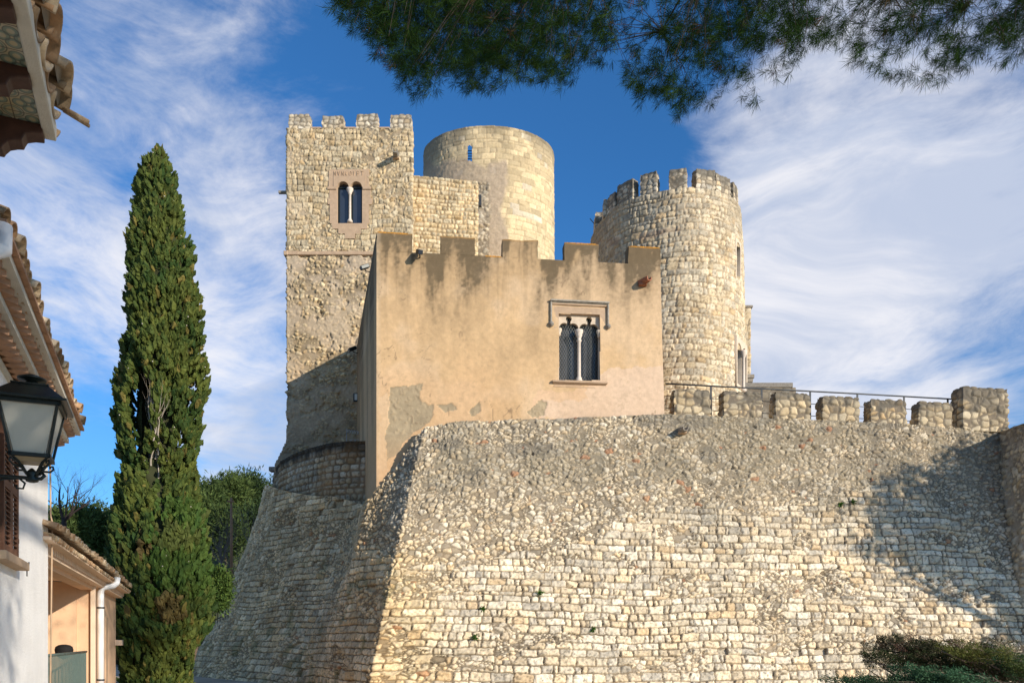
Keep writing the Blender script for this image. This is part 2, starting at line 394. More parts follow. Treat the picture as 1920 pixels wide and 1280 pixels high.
def azulejo():
    m = pmat('glazed_soffit_tile', (.5, .45, .33), .32, spec=.5); t = NT(m.node_tree); b = m.node_tree.nodes['Principled BSDF']
    tcn = t.n('ShaderNodeTexCoord'); mpn = t.n('ShaderNodeMapping'); t.l(tcn.outputs['Object'], mpn.inputs[0]); mpn.inputs['Scale'].default_value = (1 / .2, 1 / .2, 1)
    fr = t.vm('FRACTION', mpn.outputs[0]); ce = t.vm('SUBTRACT', fr, (.5, .5, 0)); s = t.n('ShaderNodeSeparateXYZ'); t.l(ce, s.inputs[0])
    ax = t.m('ABSOLUTE', s.outputs[0]); ay = t.m('ABSOLUTE', s.outputs[1])
    rr = t.m('SQRT', t.m('ADD', t.m('MULTIPLY', ax, ax), t.m('MULTIPLY', ay, ay)))
    def ring(cx, cy, r0, w_):
        dx = t.m('SUBTRACT', ax, cx); dy = t.m('SUBTRACT', ay, cy); q = t.m('SQRT', t.m('ADD', t.m('MULTIPLY', dx, dx), t.m('MULTIPLY', dy, dy)))
        return t.mr(t.m('ABSOLUTE', t.m('SUBTRACT', q, r0)), w_, w_ * .4)
    g1 = t.m('MAXIMUM', ring(0, .24, .14, .06), ring(.24, 0, .14, .06)); g1 = t.m('MAXIMUM', g1, ring(0, 0, .10, .05)); g1 = t.m('MAXIMUM', g1, ring(.5, .5, .22, .05))
    lines = t.m('MAXIMUM', ring(0, .24, .19, .025), ring(.24, 0, .19, .025)); lines = t.m('MAXIMUM', lines, ring(.5, .5, .30, .025))
    mxa = t.m('MAXIMUM', ax, ay); joint = t.mr(mxa, .475, .49)
    n = t.noise(tcn.outputs['Object'], 12, 4)
    c = t.mix(t.mr(n, .3, .7), (.42, .33, .17, 1), (.40, .37, .27, 1)); c = t.mix(t.m('MULTIPLY', g1, .8), c, (.12, .19, .15, 1))
    c = t.mix(t.m('MULTIPLY', lines, .8), c, (.05, .07, .06, 1)); c = t.mix(joint, c, (.10, .07, .05, 1)); t.l(c, b.inputs['Base Color']); return m
M['azulejo'] = azulejo()

# ------------------------------------------------------------------ ground, hills
def sheet(name, x0, x1, y0, y1, nx, ny, zf, mat):
    X, Y = np.meshgrid(np.linspace(x0, x1, nx), np.linspace(y0, y1, ny)); P = np.stack([X, Y, zf(X, Y)], -1)
    return tag(mk(name, gridmesh(name, P), mat), None, None, kind='structure')
sheet('ground', -2500, 2500, -1500, 3500, 40, 40, lambda X, Y: X * 0 - .02, M['ground'])
def hillz(X, Y):
    a = 15.5 * np.exp(-((X + 42) / 26) ** 2 - ((Y - 100) / 26) ** 2) + 7.5 * np.exp(-((X + 75) / 32) ** 2 - ((Y - 92) / 24) ** 2)
    return a + (fbm2(X * .06, Y * .06, 3, 5) - .5) * 2.2 - .8
sheet('hill', -150, 20, 48, 170, 130, 90, hillz, M['hill'])

# ------------------------------------------------------------------ masonry builders
def build_wall(name, rings, parent, style, res, resv, toward=(0, 0, 5), seed=0, segw=None, colf=None, hole=None, dispf=None):
    P, U = ringpts(rings, res, resv, segw); n, ok = outward(P, toward); px, py = proj(P)
    V = -P[..., 2]
    h, m, r1, r2, C = style(U, V, P, px, py)
    if dispf is not None: h = h + dispf(U, V, P, px, py)
    Q = P + n * h[..., None]
    hl = hole(P, px, py) if hole is not None else None
    return mk(name, gridmesh(name, Q, C, hl, True, flip=not ok), M['stone'], parent, True)
MORT = np.array([.33, .265, .19])
def tint(C, fac, col):
    return C * (1 - fac[..., None]) + np.array(col) * fac[..., None]
def stone_col(m, r1, r2, U, V, warm=0, light=1.0, mort=MORT, seed=0, blotch=.25):
    C = palette(r1, r2, warm, light); mo = mort * (.8 + .4 * fbm2(U * 3, V * 3, 3, seed + 60))[..., None]
    mo = mo * (.78 + .5 * sstep(.35, .65, fbm2(U * 1.6, V * 1.6, 2, seed + 66)))[..., None]; C = mo * (1 - m[..., None]) + C * m[..., None]
    b = fbm2(U * .8, V * .8, 4, seed + 61); C = C * (1 + (b - .5) * blotch * 2)[..., None]
    p = fbm2(U * 17, V * 17, 2, seed + 62); C = C * (1 - .45 * sstep(.60, .72, p) * m)[..., None]; q = fbm2(U * 6, V * 6, 3, seed + 64); C = C * (1 + (q - .5) * .35 * m)[..., None]
    return C

def stone_block(name, c, ux, size, parent, seed=0, cell=.22, H=.035, dark=.5, worn=.05, res=.045, light=1.0, warm=0.0, slope=0.0):
    """rough masonry block: c = centre of its base, ux = direction of its width"""
    w_, d_, h_ = size; ux = np.array([ux[0], ux[1], 0.]); ux /= np.linalg.norm(ux); uy = np.array([-ux[1], ux[0], 0.]); uz = np.array([0, 0, 1.])
    Vs = []; Fs = []; b = 0
    for ax in range(3):
        for sg in (-1, 1):
            o = [i for i in range(3) if i != ax]; L = (w_, d_, h_)
            na = max(2, int(L[o[0]] / res)); nb = max(2, int(L[o[1]] / res))
            A, B = np.meshgrid(np.linspace(-.5, .5, na + 1), np.linspace(-.5, .5, nb + 1)); q = np.zeros(A.shape + (3,)); q[..., o[0]] = A; q[..., o[1]] = B; q[..., ax] = .5 * sg
            idx = np.arange(A.size).reshape(A.shape) + b; F = np.stack([idx[:-1, :-1], idx[:-1, 1:], idx[1:, 1:], idx[1:, :-1]], -1).reshape(-1, 4)
            if (sg > 0) == (ax == 1): F = F[:, ::-1]
            Vs.append(q.reshape(-1, 3)); Fs.append(F); b += A.size
    q = np.concatenate(Vs); F = np.concatenate(Fs); L = np.array([w_, d_, h_]); p = q * L
    nn = np.sign(q) * np.abs(q * 2) ** 14; nn[:, 2] = np.where(q[:, 2] < 0, 0, nn[:, 2]); nn /= np.linalg.norm(nn, axis=1, keepdims=True) + 1e-9
    s = (p + np.array([seed * 3.7, seed * 1.3, seed * 2.1])) / np.array([cell * 1.25, cell * 1.2, cell])
    s0_ = s; s = s + np.stack([vn3(*(s0_ * 1.4 + 7 * q).T, 50 + q) - .5 for q in range(3)], 1) * .45; f1, f2, r1, r2 = voro3(s, seed, .5); d = (f2 - f1) * .5 * cell - .012; m = sstep(-.004, .012, d); t = np.clip(d / .045, 0, 1)
    hgt = m * .3 * H + .7 * H * (1 - (1 - t) ** 2) * (.5 + .8 * r1) + (vn3(*(s * 3.1).T, 4) - .5) * .016
    top = np.clip(q[:, 2] * 2, 0, 1); edge = np.max(np.abs(q[:, :2]) * 2, 1) ** 6
    hgt = hgt - worn * 2.2 * top ** 3 * (vn3(*(s * .8).T, 9)) * (.5 + edge)
    p = p + nn * hgt[:, None]; p[:, 2] += slope * q[:, 0] * (q[:, 2] + .5) * w_
    C = palette(r1, r2, warm, light) * m[:, None] + MORT * .62 * (1 - m[:, None])
    dk = np.clip(sstep(-.30, .5, q[:, 2] + (vn3(*(s * .9).T, 12) - .5) * 1.1) * dark + (q[:, 2] > .49) * dark * .6, 0, .85)
    C = tint(C, dk, (.14, .122, .095))
    Wp = np.array(c)[None] + p[:, :1] * ux + p[:, 1:2] * uy + (p[:, 2:] + h_ / 2) * uz
    return mk(name, mesh_np(name, Wp, F, C, True), M['stone'], parent, True)

# ------------------------------------------------------------------ the great sloped wall
talus = thing('sloped_wall', 'huge sloping limestone rubble wall under the plastered building, filling the lower right', 'wall', (3, 24, 0))
TOPR = [at(1990, 815, 29.4), at(1890, 808, 29.0), at(1570, 790, 28.0), at(1250, 776, 26.85), at(1000, 786, 26.3), at(860, 788, 26.0), at(798, 800, 25.72)]
TOPL = [np.array(v, float) for v in ((-4.62, 26.0, 6.15), (-5.5, 29.4, 6.6), (-6.7, 30.75, 7.1), (-8.05, 31.75, 7.35), (-9.65, 33.5, 7.9), (-11.1, 36.2, 8.6), (-12.3, 40.5, 8.8))]
BOT = [np.array((21.5, 26.2, 0.)), np.array((19.2, 25.9, 0.)), np.array((11.6, 24.9, 0.)), np.array((5.4, 23.8, 0.)), np.array((.8, 23.1, 0.)), np.array((-2.2, 22.75, 0.)), np.array((-4.15, 22.6, 0.)),
       np.array((-5.7, 25.2, 0.)), np.array((-7.4, 27.7, 0.)), np.array((-9.1, 29.9, 0.)), np.array((-11.1, 32.3, 0.)), np.array((-13.5, 35.1, 0.)), np.array((-15.8, 38.2, 0.)), np.array((-17.6, 42.5, 0.))]
top = TOPR + TOPL
lean_out = [.0, .0, .0, .05, .2, .32, .36, .16, .05, 0, 0, 0, 0, 0]
sh = []                                             # the shoulder ring, 1.3 m below the top
for a, b, o in zip(top, BOT, lean_out):
    f = (1.35 / a[2]) if o > .1 else .15; p = a * (1 - f * .55) + b * f * .55; p[2] = a[2] * (1 - f); d = (b - a); d[2] = 0; d /= np.linalg.norm(d) + 1e-9
    sh.append(p + d * o)
mid = []
for i, (a, b) in enumerate(zip(sh, BOT)):
    f = .66; p = a * (1 - f) + b * f
    if i >= 9: f2 = .50; q = a * (1 - f2) + b * f2; p = np.array([q[0], q[1], p[2]])
    mid.append(p)
rings = [top, sh, mid, [b - np.array([0, 0, .3]) for b in BOT]]
def densify(rings, reps):
    """smooth the left part of the rings with Catmull-Rom points"""
    out = []
    for r_ in rings:
        r_ = [np.array(p) for p in r_]; o = []
        for i in range(len(r_) - 1):
            o.append(r_[i])
            if i >= 7:
                p0, p1, p2, p3 = r_[max(i - 1, 6)], r_[i], r_[i + 1], r_[min(i + 2, len(r_) - 1)]
                for t in (1 / 3, 2 / 3): o.append(.5 * ((2 * p1) + (-p0 + p2) * t + (2 * p0 - 5 * p1 + 4 * p2 - p3) * t * t + (-p0 + 3 * p1 - 3 * p2 + p3) * t ** 3))
        o.append(r_[-1]); out.append(o)
    return out
rings = densify(rings, 3)
def talus_style(U, V, P, px, py):
    hc = coursed(U, V * 1.06, (.20, .31), (.22, .62), .014, .028, .056, .05, .032, seed=3, rad=.034, edge=.05)
    hr = rubble(U, V * 1.06, .150, 1.45, .010, .028, .054, .030, seed=5, bare=.06)
    xb = [300, 640, 690, 760, 800, 950, 1100, 1200, 1400, 1550, 1700, 1800, 1930, 2100]; yb = [700, 800, 980, 1060, 1075, 1050, 1025, 965, 955, 925, 875, 985, 1100, 1100]
    k = py + (fbm2(U * .9, V * .9, 3, 77) - .5) * 70 - np.interp(px, xb, yb); s = (k > 0) & (fbm2(U * .7, V * 1.2, 3, 79) < .60)
    o = [np.where(s, a, b) for a, b in zip(hc, hr)]; h, m, r1, r2 = o
    C = stone_col(m, r1, r2, U, V, warm=.12, light=1.16, mort=np.array([.195, .15, .10]), seed=6, blotch=.16)
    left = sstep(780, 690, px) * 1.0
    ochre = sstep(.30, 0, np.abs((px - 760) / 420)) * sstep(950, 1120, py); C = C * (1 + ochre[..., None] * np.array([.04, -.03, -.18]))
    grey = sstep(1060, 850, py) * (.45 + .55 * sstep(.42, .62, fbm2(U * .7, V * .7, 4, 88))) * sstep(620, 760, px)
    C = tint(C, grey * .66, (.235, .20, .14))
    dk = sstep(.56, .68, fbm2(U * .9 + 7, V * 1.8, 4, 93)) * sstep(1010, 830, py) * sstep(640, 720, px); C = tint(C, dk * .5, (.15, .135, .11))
    gl = sstep(760, 690, px) * sstep(.42, .65, fbm2(U * .6, V * 1.1, 4, 91)); C = tint(C, gl * .30, (.17, .145, .10)); C = C * (1 + sstep(770, 690, px)[..., None] * np.array([.16, .05, -.12]))  # last factor paints warmer, lighter shade into the left face
    gr = sstep(.62, .72, fbm2(U * 1.5, V * 1.5, 4, 99)) * sstep(800, 690, px) * sstep(880, 1150, py); C = tint(C, gr * .45, (.10, .13, .05))
    red = (r2 > .97) & (r1 > .72) & ~s; C = np.where(red[..., None], C * .45 + np.array([.40, .16, .08]) * .55, C)
    holes = (r2 < .012) & (r1 > .3); h = np.where(holes, -.06, h)
    return h, m, r1, r2, C
def talus_disp(U, V, P, px, py):
    e = (fbm2(U * .45, V * .45, 3, 120) - .5) * .30
    return e * sstep(0.05, .8, -V) + (fbm2(U * 1.6, V * 1.6, 2, 121) - .5) * .06
segs = [1.6, 1.0, 1.0, 1.0, 1.0, 1.0, 1.1] + [1.25] * 21
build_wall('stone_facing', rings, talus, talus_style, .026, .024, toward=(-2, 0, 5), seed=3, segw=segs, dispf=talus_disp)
# terrace behind the wall top
tp = MB(); q = [tuple(p - np.array([0, -.05, .10])) for p in TOPR[:5]]
tp.add(q + [(0, 40, 8.7), (24, 42, 8.9)], [tuple(range(len(q) + 2))]); tag(tp.obj('terrace', M['gravel']), None, None, kind='structure')
# merlons on the right-hand part
mer = [(1253, 1331, 731, 777, .55), (1345, 1428, 735, 779, .5), (1441, 1516, 737, 783, .5), (1528, 1609, 744, 788, .5), (1617, 1697, 749, 792, .5), (1706, 1783, 754, 797, .5), (1788, 1885, 732, 806, .6)]
def wallY(px): return np.interp(px, [1250, 1570, 1890], [26.95, 28.1, 29.1])
for i, (a, b, t, s, dk) in enumerate(mer):
    big = i == 6; a = a + (0 if big else 4); Y = wallY((a + b) / 2) + .24; P0 = at(a, s + 4, Y); P1 = at(b, s + 4, Y); hh = (s + 6 - t) / F0 * Y - (.07 if not big else .03)
    c = (P0 + P1) / 2; c[2] -= .05
    stone_block('merlon', c, (TOPR[1] - TOPR[3])[:2], (abs(P1[0] - P0[0]) - .08, .42 if not big else .6, hh + .05), talus, seed=i + 1, cell=.25 if not big else .27, H=.055, dark=.95, worn=.04 if not big else .02, res=.03, light=.82, warm=.7, slope=0.0)
nb = MB(); c = at(1836, 780, 28.93); nb.box(c, (.15, .06, .30)); nb.obj('niche_shade', M['shadeblack'], talus, True)  # thin black box on the merlon face stands for the recess's shade

def spout(name, px, py, Y, label, mat, L=.55, wdt=.11, drop=.12, yaw=.1, tile=False):
    P = at(px, py, Y); t = thing(name, label, 'spout', P); b = MB()
    d = Vector((math.sin(yaw), -math.cos(yaw), -drop)).normalized(); s = Vector((math.cos(yaw), math.sin(yaw), 0)); u = s.cross(d) * -1
    if u.z < 0: u = -u
    sect = [(-1, .55), (-1, -.2), (-.6, -.8), (.6, -.8), (1, -.2), (1, .55), (.7, .55), (.62, -.15), (.35, -.45), (-.35, -.45), (-.62, -.15), (-.7, .55)]
    V = []
    for k, q in ((-.15, 1.15), (L * .6, 1), (L, .92)):
        for x, y in sect: V.append(Vector(P) + d * k + s * (x * wdt * q) + u * (y * wdt * q))
    n = len(sect); F = [(j * n + i, j * n + (i + 1) % n, (j + 1) * n + (i + 1) % n, (j + 1) * n + i) for j in range(2) for i in range(n)]
    F += [(0, 11, 10, 1), (1, 10, 9, 2), (2, 9, 8, 3), (3, 8, 7, 4), (4, 7, 6, 5)]; k = 2 * n; F += [(k + 0, k + 1, k + 10, k + 11), (k + 1, k + 2, k + 9, k + 10), (k + 2, k + 3, k + 8, k + 9), (k + 3, k + 4, k + 7, k + 8), (k + 4, k + 5, k + 6, k + 7)]
    b.add(V, F); b.obj('channel', mat, t, True, bevel=.006)
    cb = MB(); cb.box(tuple(Vector(P) - u * wdt * .9 + d * .05), (wdt * 2.4, .28, wdt * .7)); cb.obj('corbel', M['trim'] if not tile else mat, t, True, bevel=.01)
    return t
spout('water_spout', 1278, 806, 26.75, 'stone water spout jutting from the top of the sloping wall, below the leftmost wall merlon', M['darkstone'], .40, .11, .1, .15)

# ------------------------------------------------------------------ square tower
TY = 36.0
tower = thing('square_tower', 'tall square stone tower with four merlons and a twin arched window', 'tower', (-7.4, 38, 9))
def TZ(py, Y=TY): return EYE + (HZ - py) / F0 * Y
def tx(px, Y=TY): return (px - 960) / F0 * Y
x0, x1 = tx(537.5), tx(773.5); zt = TZ(241)
foot = [(x0, TY + 5.6), (x0, TY), (x1, TY), (x1, TY + 5.6), (x0, TY + 5.6)]
def tring(z, e=0, el=0):
    return [(x0 - e - el, TY + 5.6 + e, z), (x0 - e - el, TY - e, z), (x1 + e, TY - e, z), (x1 + e - .9, TY + 5.6 + e, z), (x0 - e - el, TY + 5.6 + e, z)]
def tower_style(U, V, P, px, py):
    a = coursed(U, V, (.18, .29), (.22, .55), .010, .032, .05, .08, .024, seed=21, rad=.045, edge=.045)
    a2 = rubble(U, V, .19, 1.3, .008, .03, .05, .022, seed=23, bare=.04); ms = fbm2(U * .8, V * .8, 3, 28) > .54; a = [np.where(ms, q, p) for p, q in zip(a, a2)]
    b = rubble(U, V, .17, 1.4, .016, .05, .07, .03, seed=24, bare=.22)
    s = (py + (fbm2(U * 1.5, V * 1.5, 2, 29) - .5) * 8) < 470
    h, m, r1, r2 = [np.where(s, p, q) for p, q in zip(a, b)]
    cover = np.where(s, sstep(.60, .72, fbm2(U * .9, V * .9, 3, 31)) * .5, sstep(.42, .64, fbm2(U * 1.1, V * 1.4, 4, 32)) * .8)
    h = h * (1 - cover * .8) + cover * (.018 + (fbm2(U * 5, V * 5, 3, 35) - .5) * .05)
    C = stone_col(m, r1, r2, U, V, warm=.75, light=.90, mort=np.array([.34, .26, .17]), seed=22, blotch=.12)
    C = tint(C, cover * .85, (.50, .395, .285)); lo = sstep(480, 700, py)
    C = C * (1 - lo[..., None] * np.array([.0, .04, .12]))  # lower tower's warm shade put into the stone colour
    pit = sstep(.66, .72, fbm2(U * 2.2, V * 2.8, 3, 37)) * (~s); h = h - pit * .07
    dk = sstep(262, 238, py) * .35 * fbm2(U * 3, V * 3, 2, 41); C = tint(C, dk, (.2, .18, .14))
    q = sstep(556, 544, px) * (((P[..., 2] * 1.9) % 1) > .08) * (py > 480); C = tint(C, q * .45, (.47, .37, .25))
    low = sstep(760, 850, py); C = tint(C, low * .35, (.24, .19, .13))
    return h, m, r1, r2, C
WX0, WX1, WT, WB = 624, 689, 335, 428
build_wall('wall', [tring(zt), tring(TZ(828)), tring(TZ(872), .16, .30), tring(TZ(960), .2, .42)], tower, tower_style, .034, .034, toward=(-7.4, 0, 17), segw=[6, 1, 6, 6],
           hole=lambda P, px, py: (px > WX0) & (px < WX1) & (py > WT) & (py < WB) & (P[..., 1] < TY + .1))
b = MB(); b.box((tx(655) - .45, TY + 2.8, zt - .35), (x1 - x0 - .95, 5.4, .5)); b.obj('roof_deck', M['gravel'], tower, True)
for k, (a, c) in enumerate(((540, 582), (603, 645), (667, 708.5), (731, 772))):
    xa, xb = tx(a), tx(c); stone_block('merlon', ((xa + xb) / 2, TY + .24, zt - .02), (1, 0), (xb - xa - .07, .46, TZ((213, 215, 212, 213)[k]) - zt), tower, seed=20 + k, cell=.20, H=.04, dark=.5, worn=.02, res=.04)
for k in range(4):                                   # merlons of the rear side, seen only between the front ones
    for side in (0,):
        stone_block('merlon', (x0 + .55 + k * 1.22, TY + 5.3, zt - .02), (1, 0), (1.0, .46, .66), tower, seed=30 + k, cell=.25, res=.07)
b = MB(); b.box(((x0 + tx(702)) / 2 - .02, TY - .0, TZ(475.5)), (tx(702) - x0 + .06, .16, .17)); b.box((x0 - .02, TY + .5, TZ(475.5)), (.2, 1.2, .2)); b.obj('string_course', M['trim'], tower, True, bevel=.03)
for (a, c) in ((582, 603), (645, 667), (708.5, 731)):
    b = MB(); b.box(((tx(a) + tx(c)) / 2, TY + .22, zt + .02), (tx(c) - tx(a) - .02, .52, .06)); b.obj('parapet_coping', M['trim'], tower, True, bevel=.01)
# twin window
TM = frameM((tx(656), TY, TZ(382)), (1, 0, 0), (0, -1, 0)); k = TY / F0
def pxs(l, cx=656, cy=382, k=k): return [((x - cx) * k, (cy - y) * k) for x, y in l]
def arch(xc, w_, spring, bot, n=12):
    return [(xc - w_, bot), (xc - w_, spring)] + [(xc - w_ * math.cos(math.pi * i / n), spring - w_ * math.sin(math.pi * i / n)) for i in range(1, n)] + [(xc + w_, spring), (xc + w_, bot)]
outer = pxs([(617, 319), (692, 319), (692, 342), (692, 355), (695, 355), (695, 373), (698, 373), (698, 384), (692, 384), (692, 420), (689, 420), (689, 430), (677, 430), (677, 439), (666, 439), (666, 448), (647, 448), (647, 439), (635, 439), (635, 430), (623, 430), (623, 420), (619, 420), (619, 384), (615, 384), (615, 373), (618, 373), (618, 355), (615, 355), (615, 352), (617, 352)])
a1 = arch(643.6, 11.2, 353, 420); a2_ = arch(668.4, 11.2, 353, 420); o1 = pxs(a1[:-1] + a2_[1:])
surround = plate('window_surround', outer, [o1], .34, TM, M['trim'], tower, .055, .006)
plate('arch_head', pxs([(626, 331.5), (686, 331.5), (686, 353), (682, 353)] + arch(668.4, 11.2, 353, 353)[-2:0:-1] + arch(643.6, 11.2, 353, 353)[-2:0:-1] + [(630, 353), (626, 353)]), [], .03, TM, M['trim'], tower, .078, .004)
for x_a, x_b in ((614.5, 631.5), (680.5, 696.5)):
    b = MB(); b.box(tuple(TM @ Vector((((x_a + x_b) / 2 - 656) * k, (382 - 354.5) * k, .07))), ((x_b - x_a) * k, .07, .12)); b.obj('impost', M['trim'], tower, True, bevel=.01)
win = plate('window', pxs([(630, 341), (682, 341), (682, 421), (630, 421)]), [], .03, TM, M['glass'], tower, -.16)
b = MB()
for xc in (634.5, 653.0, 659.2, 677.8):
    p = TM @ Vector(((xc - 656) * k, (382 - 386) * k, -.13)); b.box(p, (.07, .05, 68 * k))
for xc in (642.2, 670.2):
    p = TM @ Vector(((xc - 656) * k, (382 - 350) * k, -.13)); b.box(p, (19 * k, .05, .05))
b.obj('frame', M['black'], win, True)
b = MB(); p = TM @ Vector((0, (382 - 386) * k, .0)); px_, py_, pz_ = p
H_ = 62 * k
b.lathe([(.12, -H_ / 2), (.12, -H_ / 2 + .08), (.075, -H_ / 2 + .13), (.058, -H_ / 2 + .2), (.055, H_ / 2 - .22), (.09, H_ / 2 - .19), (.075, H_ / 2 - .16), (.15, H_ / 2 - .03), (.15, H_ / 2 + .04)], (px_, py_ + .02, pz_)); b.obj('column', M['column'], tower, True)
# worn carved letters on the lintel
b = MB(); xx = 627; r_ = random.Random(3)
def stroke(x, y, x2, y2, wd=1.0):
    a = TM @ Vector(((x - 656) * k, (382 - y) * k, .057)); c = TM @ Vector(((x2 - 656) * k, (382 - y2) * k, .057)); d = c - a; L = d.length
    s_ = d.normalized().cross(Vector((0, -1, 0))) * (wd * k * .30)
    V = [a - s_, a + s_, c + s_, c - s_]; off = Vector((0, -.028, 0)); b.add(V + [v + off for v in V], [(3, 2, 1, 0), (4, 5, 6, 7), (0, 1, 5, 4), (1, 2, 6, 5), (2, 3, 7, 6), (3, 0, 4, 7)])
for gl in ('N', 'V', 'N', 'K', 'O', 'I', 'E', 'T'):
    S = {'N': ((0, 9, 0, 0), (0, 0, 4, 9), (4, 9, 4, 0)), 'V': ((0, 0, 2, 9), (2, 9, 4, 0)), 'K': ((0, 0, 0, 9), (0, 5, 4, 0), (0, 5, 4, 9)), 'O': ((0, 2, 0, 7), (0, 7, 3, 9), (3, 9, 4, 6), (4, 6, 4, 2), (4, 2, 2, 0), (2, 0, 0, 2)),
         'I': ((1, 0, 1, 9),), 'E': ((0, 0, 0, 9), (0, 0, 3, 0), (0, 4.5, 3, 4.5), (0, 9, 3, 9)), 'T': ((0, 0, 5, 0), (2.5, 0, 2.5, 9))}[gl]
    b = MB()
    for s_ in S: stroke(xx + s_[0], 323 + s_[1], xx + s_[2], 323 + s_[3])
    xx += 7.2
    b.obj('carved_letter', M['trim'], surround, True)
spout('water_spout', 743, 294, TY - .04, 'stone water spout high on the right side of the square tower face', M['darkstone'], .6, .12, .12, .05)
b = MB(); p = at(537, 361, TY + .3); b.box((p[0] - .14, p[1], p[2]), (.42, .14, .1)); b.box((p[0] - .3, p[1], p[2] + .05), (.1, .1, .04))
tag(b.obj('iron_bracket', M['darkstone'], bevel=.01), 'short dark beam end sticking out of the left edge of the square tower', 'bracket')

# ------------------------------------------------------------------ low curtain wall between square tower and round keep
cw = thing('curtain_wall', 'warm sunlit rubble wall block between the square tower and the round keep', 'wall', (-3.2, 38, 10))
c0, c1 = at(772, 330, 36.5), at(895, 332, 36.9); zc = c0[2]
def cw_style(U, V, P, px, py):
    h, m, r1, r2 = coursed(U, V, (.16, .24), (.2, .42), .018, .05, .055, .05, .018, seed=51, rad=.06, edge=.04)
    C = stone_col(m, r1, r2, U, V, warm=.9, light=1.05, mort=np.array([.42, .30, .17]), seed=52, blotch=.1)  # warmer, brighter palette stands in for stronger sun on this face
    C = tint(C, sstep(352, 330, py) * .35, (.3, .27, .2)); return h, m, r1, r2, C
def cr(z): return [(c0[0], c0[1], z), (c1[0], c1[1], z), (c1[0] - .4, c1[1] + 3.6, z), (c0[0] - .2, c0[1] + 3.6, z)]
build_wall('wall', [cr(zc), cr(9.5)], cw, cw_style, .034, .034, toward=(-3, 0, 18), segw=[1, 2, 5])
b = MB(); b.add([(c0[0], c0[1] + .03, zc - .02), (c1[0] - .03, c1[1] + .03, zc - .02), (c1[0] - .43, c1[1] + 3.6, zc - .02), (c0[0], c0[1] + 3.6, zc - .02)], [(0, 1, 2, 3)]); b.obj('wall_top', M['gravel'], cw, True)
b = MB(); p = at(899, 375, 37.1); b.box((p[0] + .02, p[1] + .1, p[2]), (.14, .2, .5)); b.obj('drain', M['iron'], cw, True)

# ------------------------------------------------------------------ round keep
KY = 44.0; kx = (916.5 - 960) / F0 * KY; krx = 121.5 / F0 * KY; kry = 2.65; kz = EYE + 906 / F0 * KY
keep = thing('round_tower', 'smooth round keep of golden squared stone with a plain rim and one slit window', 'tower', (kx, KY, 10))
def kring(z, s=1.0, n=96, th=0.0):
    a = np.linspace(-math.pi * 1.5, math.pi * .5, n + 1); return [(kx + (krx * s - th) * math.cos(t), KY + (kry * s - th) * math.sin(t), z) for t in a]
def keep_style(U, V, P, px, py):
    h, m, r1, r2 = coursed(U, V, (.24, .33), (.35, .72), .013, .03, .022, .03, .008, seed=61, rad=.02, edge=.012)
    C = palette(r1 * .3 + .5, r2 * .4 + .3, .95, .92); C = tint(C, (1 - m) * .55, (.30, .225, .14)); C = C * (.90 + .18 * ((r1 * 5.3 + r2 * 2.7) % 1.0))[..., None]
    b = fbm2(U * .5, V * .5, 4, 63); C = C * (1 + (b - .5) * .22)[..., None]
    wht = (r1 > .9) & (r2 < .5); C = np.where(wht[..., None], C * .6 + np.array([.7, .64, .54]) * .4, C)
    # plaster remains and weathering
    n_ = (fbm2(P[..., 0] * 1.3, P[..., 2] * .8, 3, 65) - .5)
    pl = sstep(-4, 4, 946 + n_ * 30 - px) * sstep(905, 912, px + n_ * 20) * sstep(297, 310, py + n_ * 20); pl2 = sstep(300, 312, py + n_ * 50) * sstep(945, 935, px)
    pl = np.maximum(pl, pl2 * .9); C = tint(C, pl * .85, (.40, .31, .225)); h = h * (1 - pl) + pl * (.02 + (fbm2(U * 6, V * 6, 3, 66) - .5) * .05)
    rb = sstep(922, 914, px + n_ * 16) * sstep(335, 350, py); hh, mm, q1, q2 = rubble(U, V, .22, 1.2, .02, .05, .06, seed=68); h = np.where(rb > .5, hh, h); Cr = stone_col(mm, q1, q2, U, V, .1, .8, seed=69); C = C * (1 - rb[..., None]) + Cr * rb[..., None]
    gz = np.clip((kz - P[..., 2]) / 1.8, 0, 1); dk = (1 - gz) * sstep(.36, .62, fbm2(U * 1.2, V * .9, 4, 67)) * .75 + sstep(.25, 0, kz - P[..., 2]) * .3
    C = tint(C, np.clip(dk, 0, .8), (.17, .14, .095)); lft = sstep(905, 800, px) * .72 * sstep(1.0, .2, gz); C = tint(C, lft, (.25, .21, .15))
    return h, m, r1, r2, C
def slit(P, px, py): return (np.abs(px - 881) < 5.2) & (py > 276) & (py < 303) & (P[..., 1] < KY) | ((np.hypot(px - 881, (py - 277)) < 5.2) & (P[..., 1] < KY))
segk = [1.0] * 96
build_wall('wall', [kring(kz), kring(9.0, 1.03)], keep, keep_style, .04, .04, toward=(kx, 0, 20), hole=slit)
# inner face and rim
P1 = np.array([kring(kz), kring(kz + .01, 1, 96, .35), kring(kz + .0, 1, 96, .7), kring(kz - .45, 1, 96, .7)])
Crim = np.tile(np.array([.33, .28, .21]), (4, 97, 1)); mk('rim', gridmesh('rim', P1, Crim, None, True), M['stone'], keep, True)
def kin(P, px, py): return (np.abs(px - 883) < 9) & (py > 262) & (py < 306) & (P[..., 1] < KY)
b = MB()
for q in range(4):
    p = at(882, 283 + q * 5, 41.6); b.tube([p + np.array([-.2, 0, 0]), p + np.array([.2, 0, 0])], .02, 6)
b.obj('window_bar', M['iron'], keep, True)

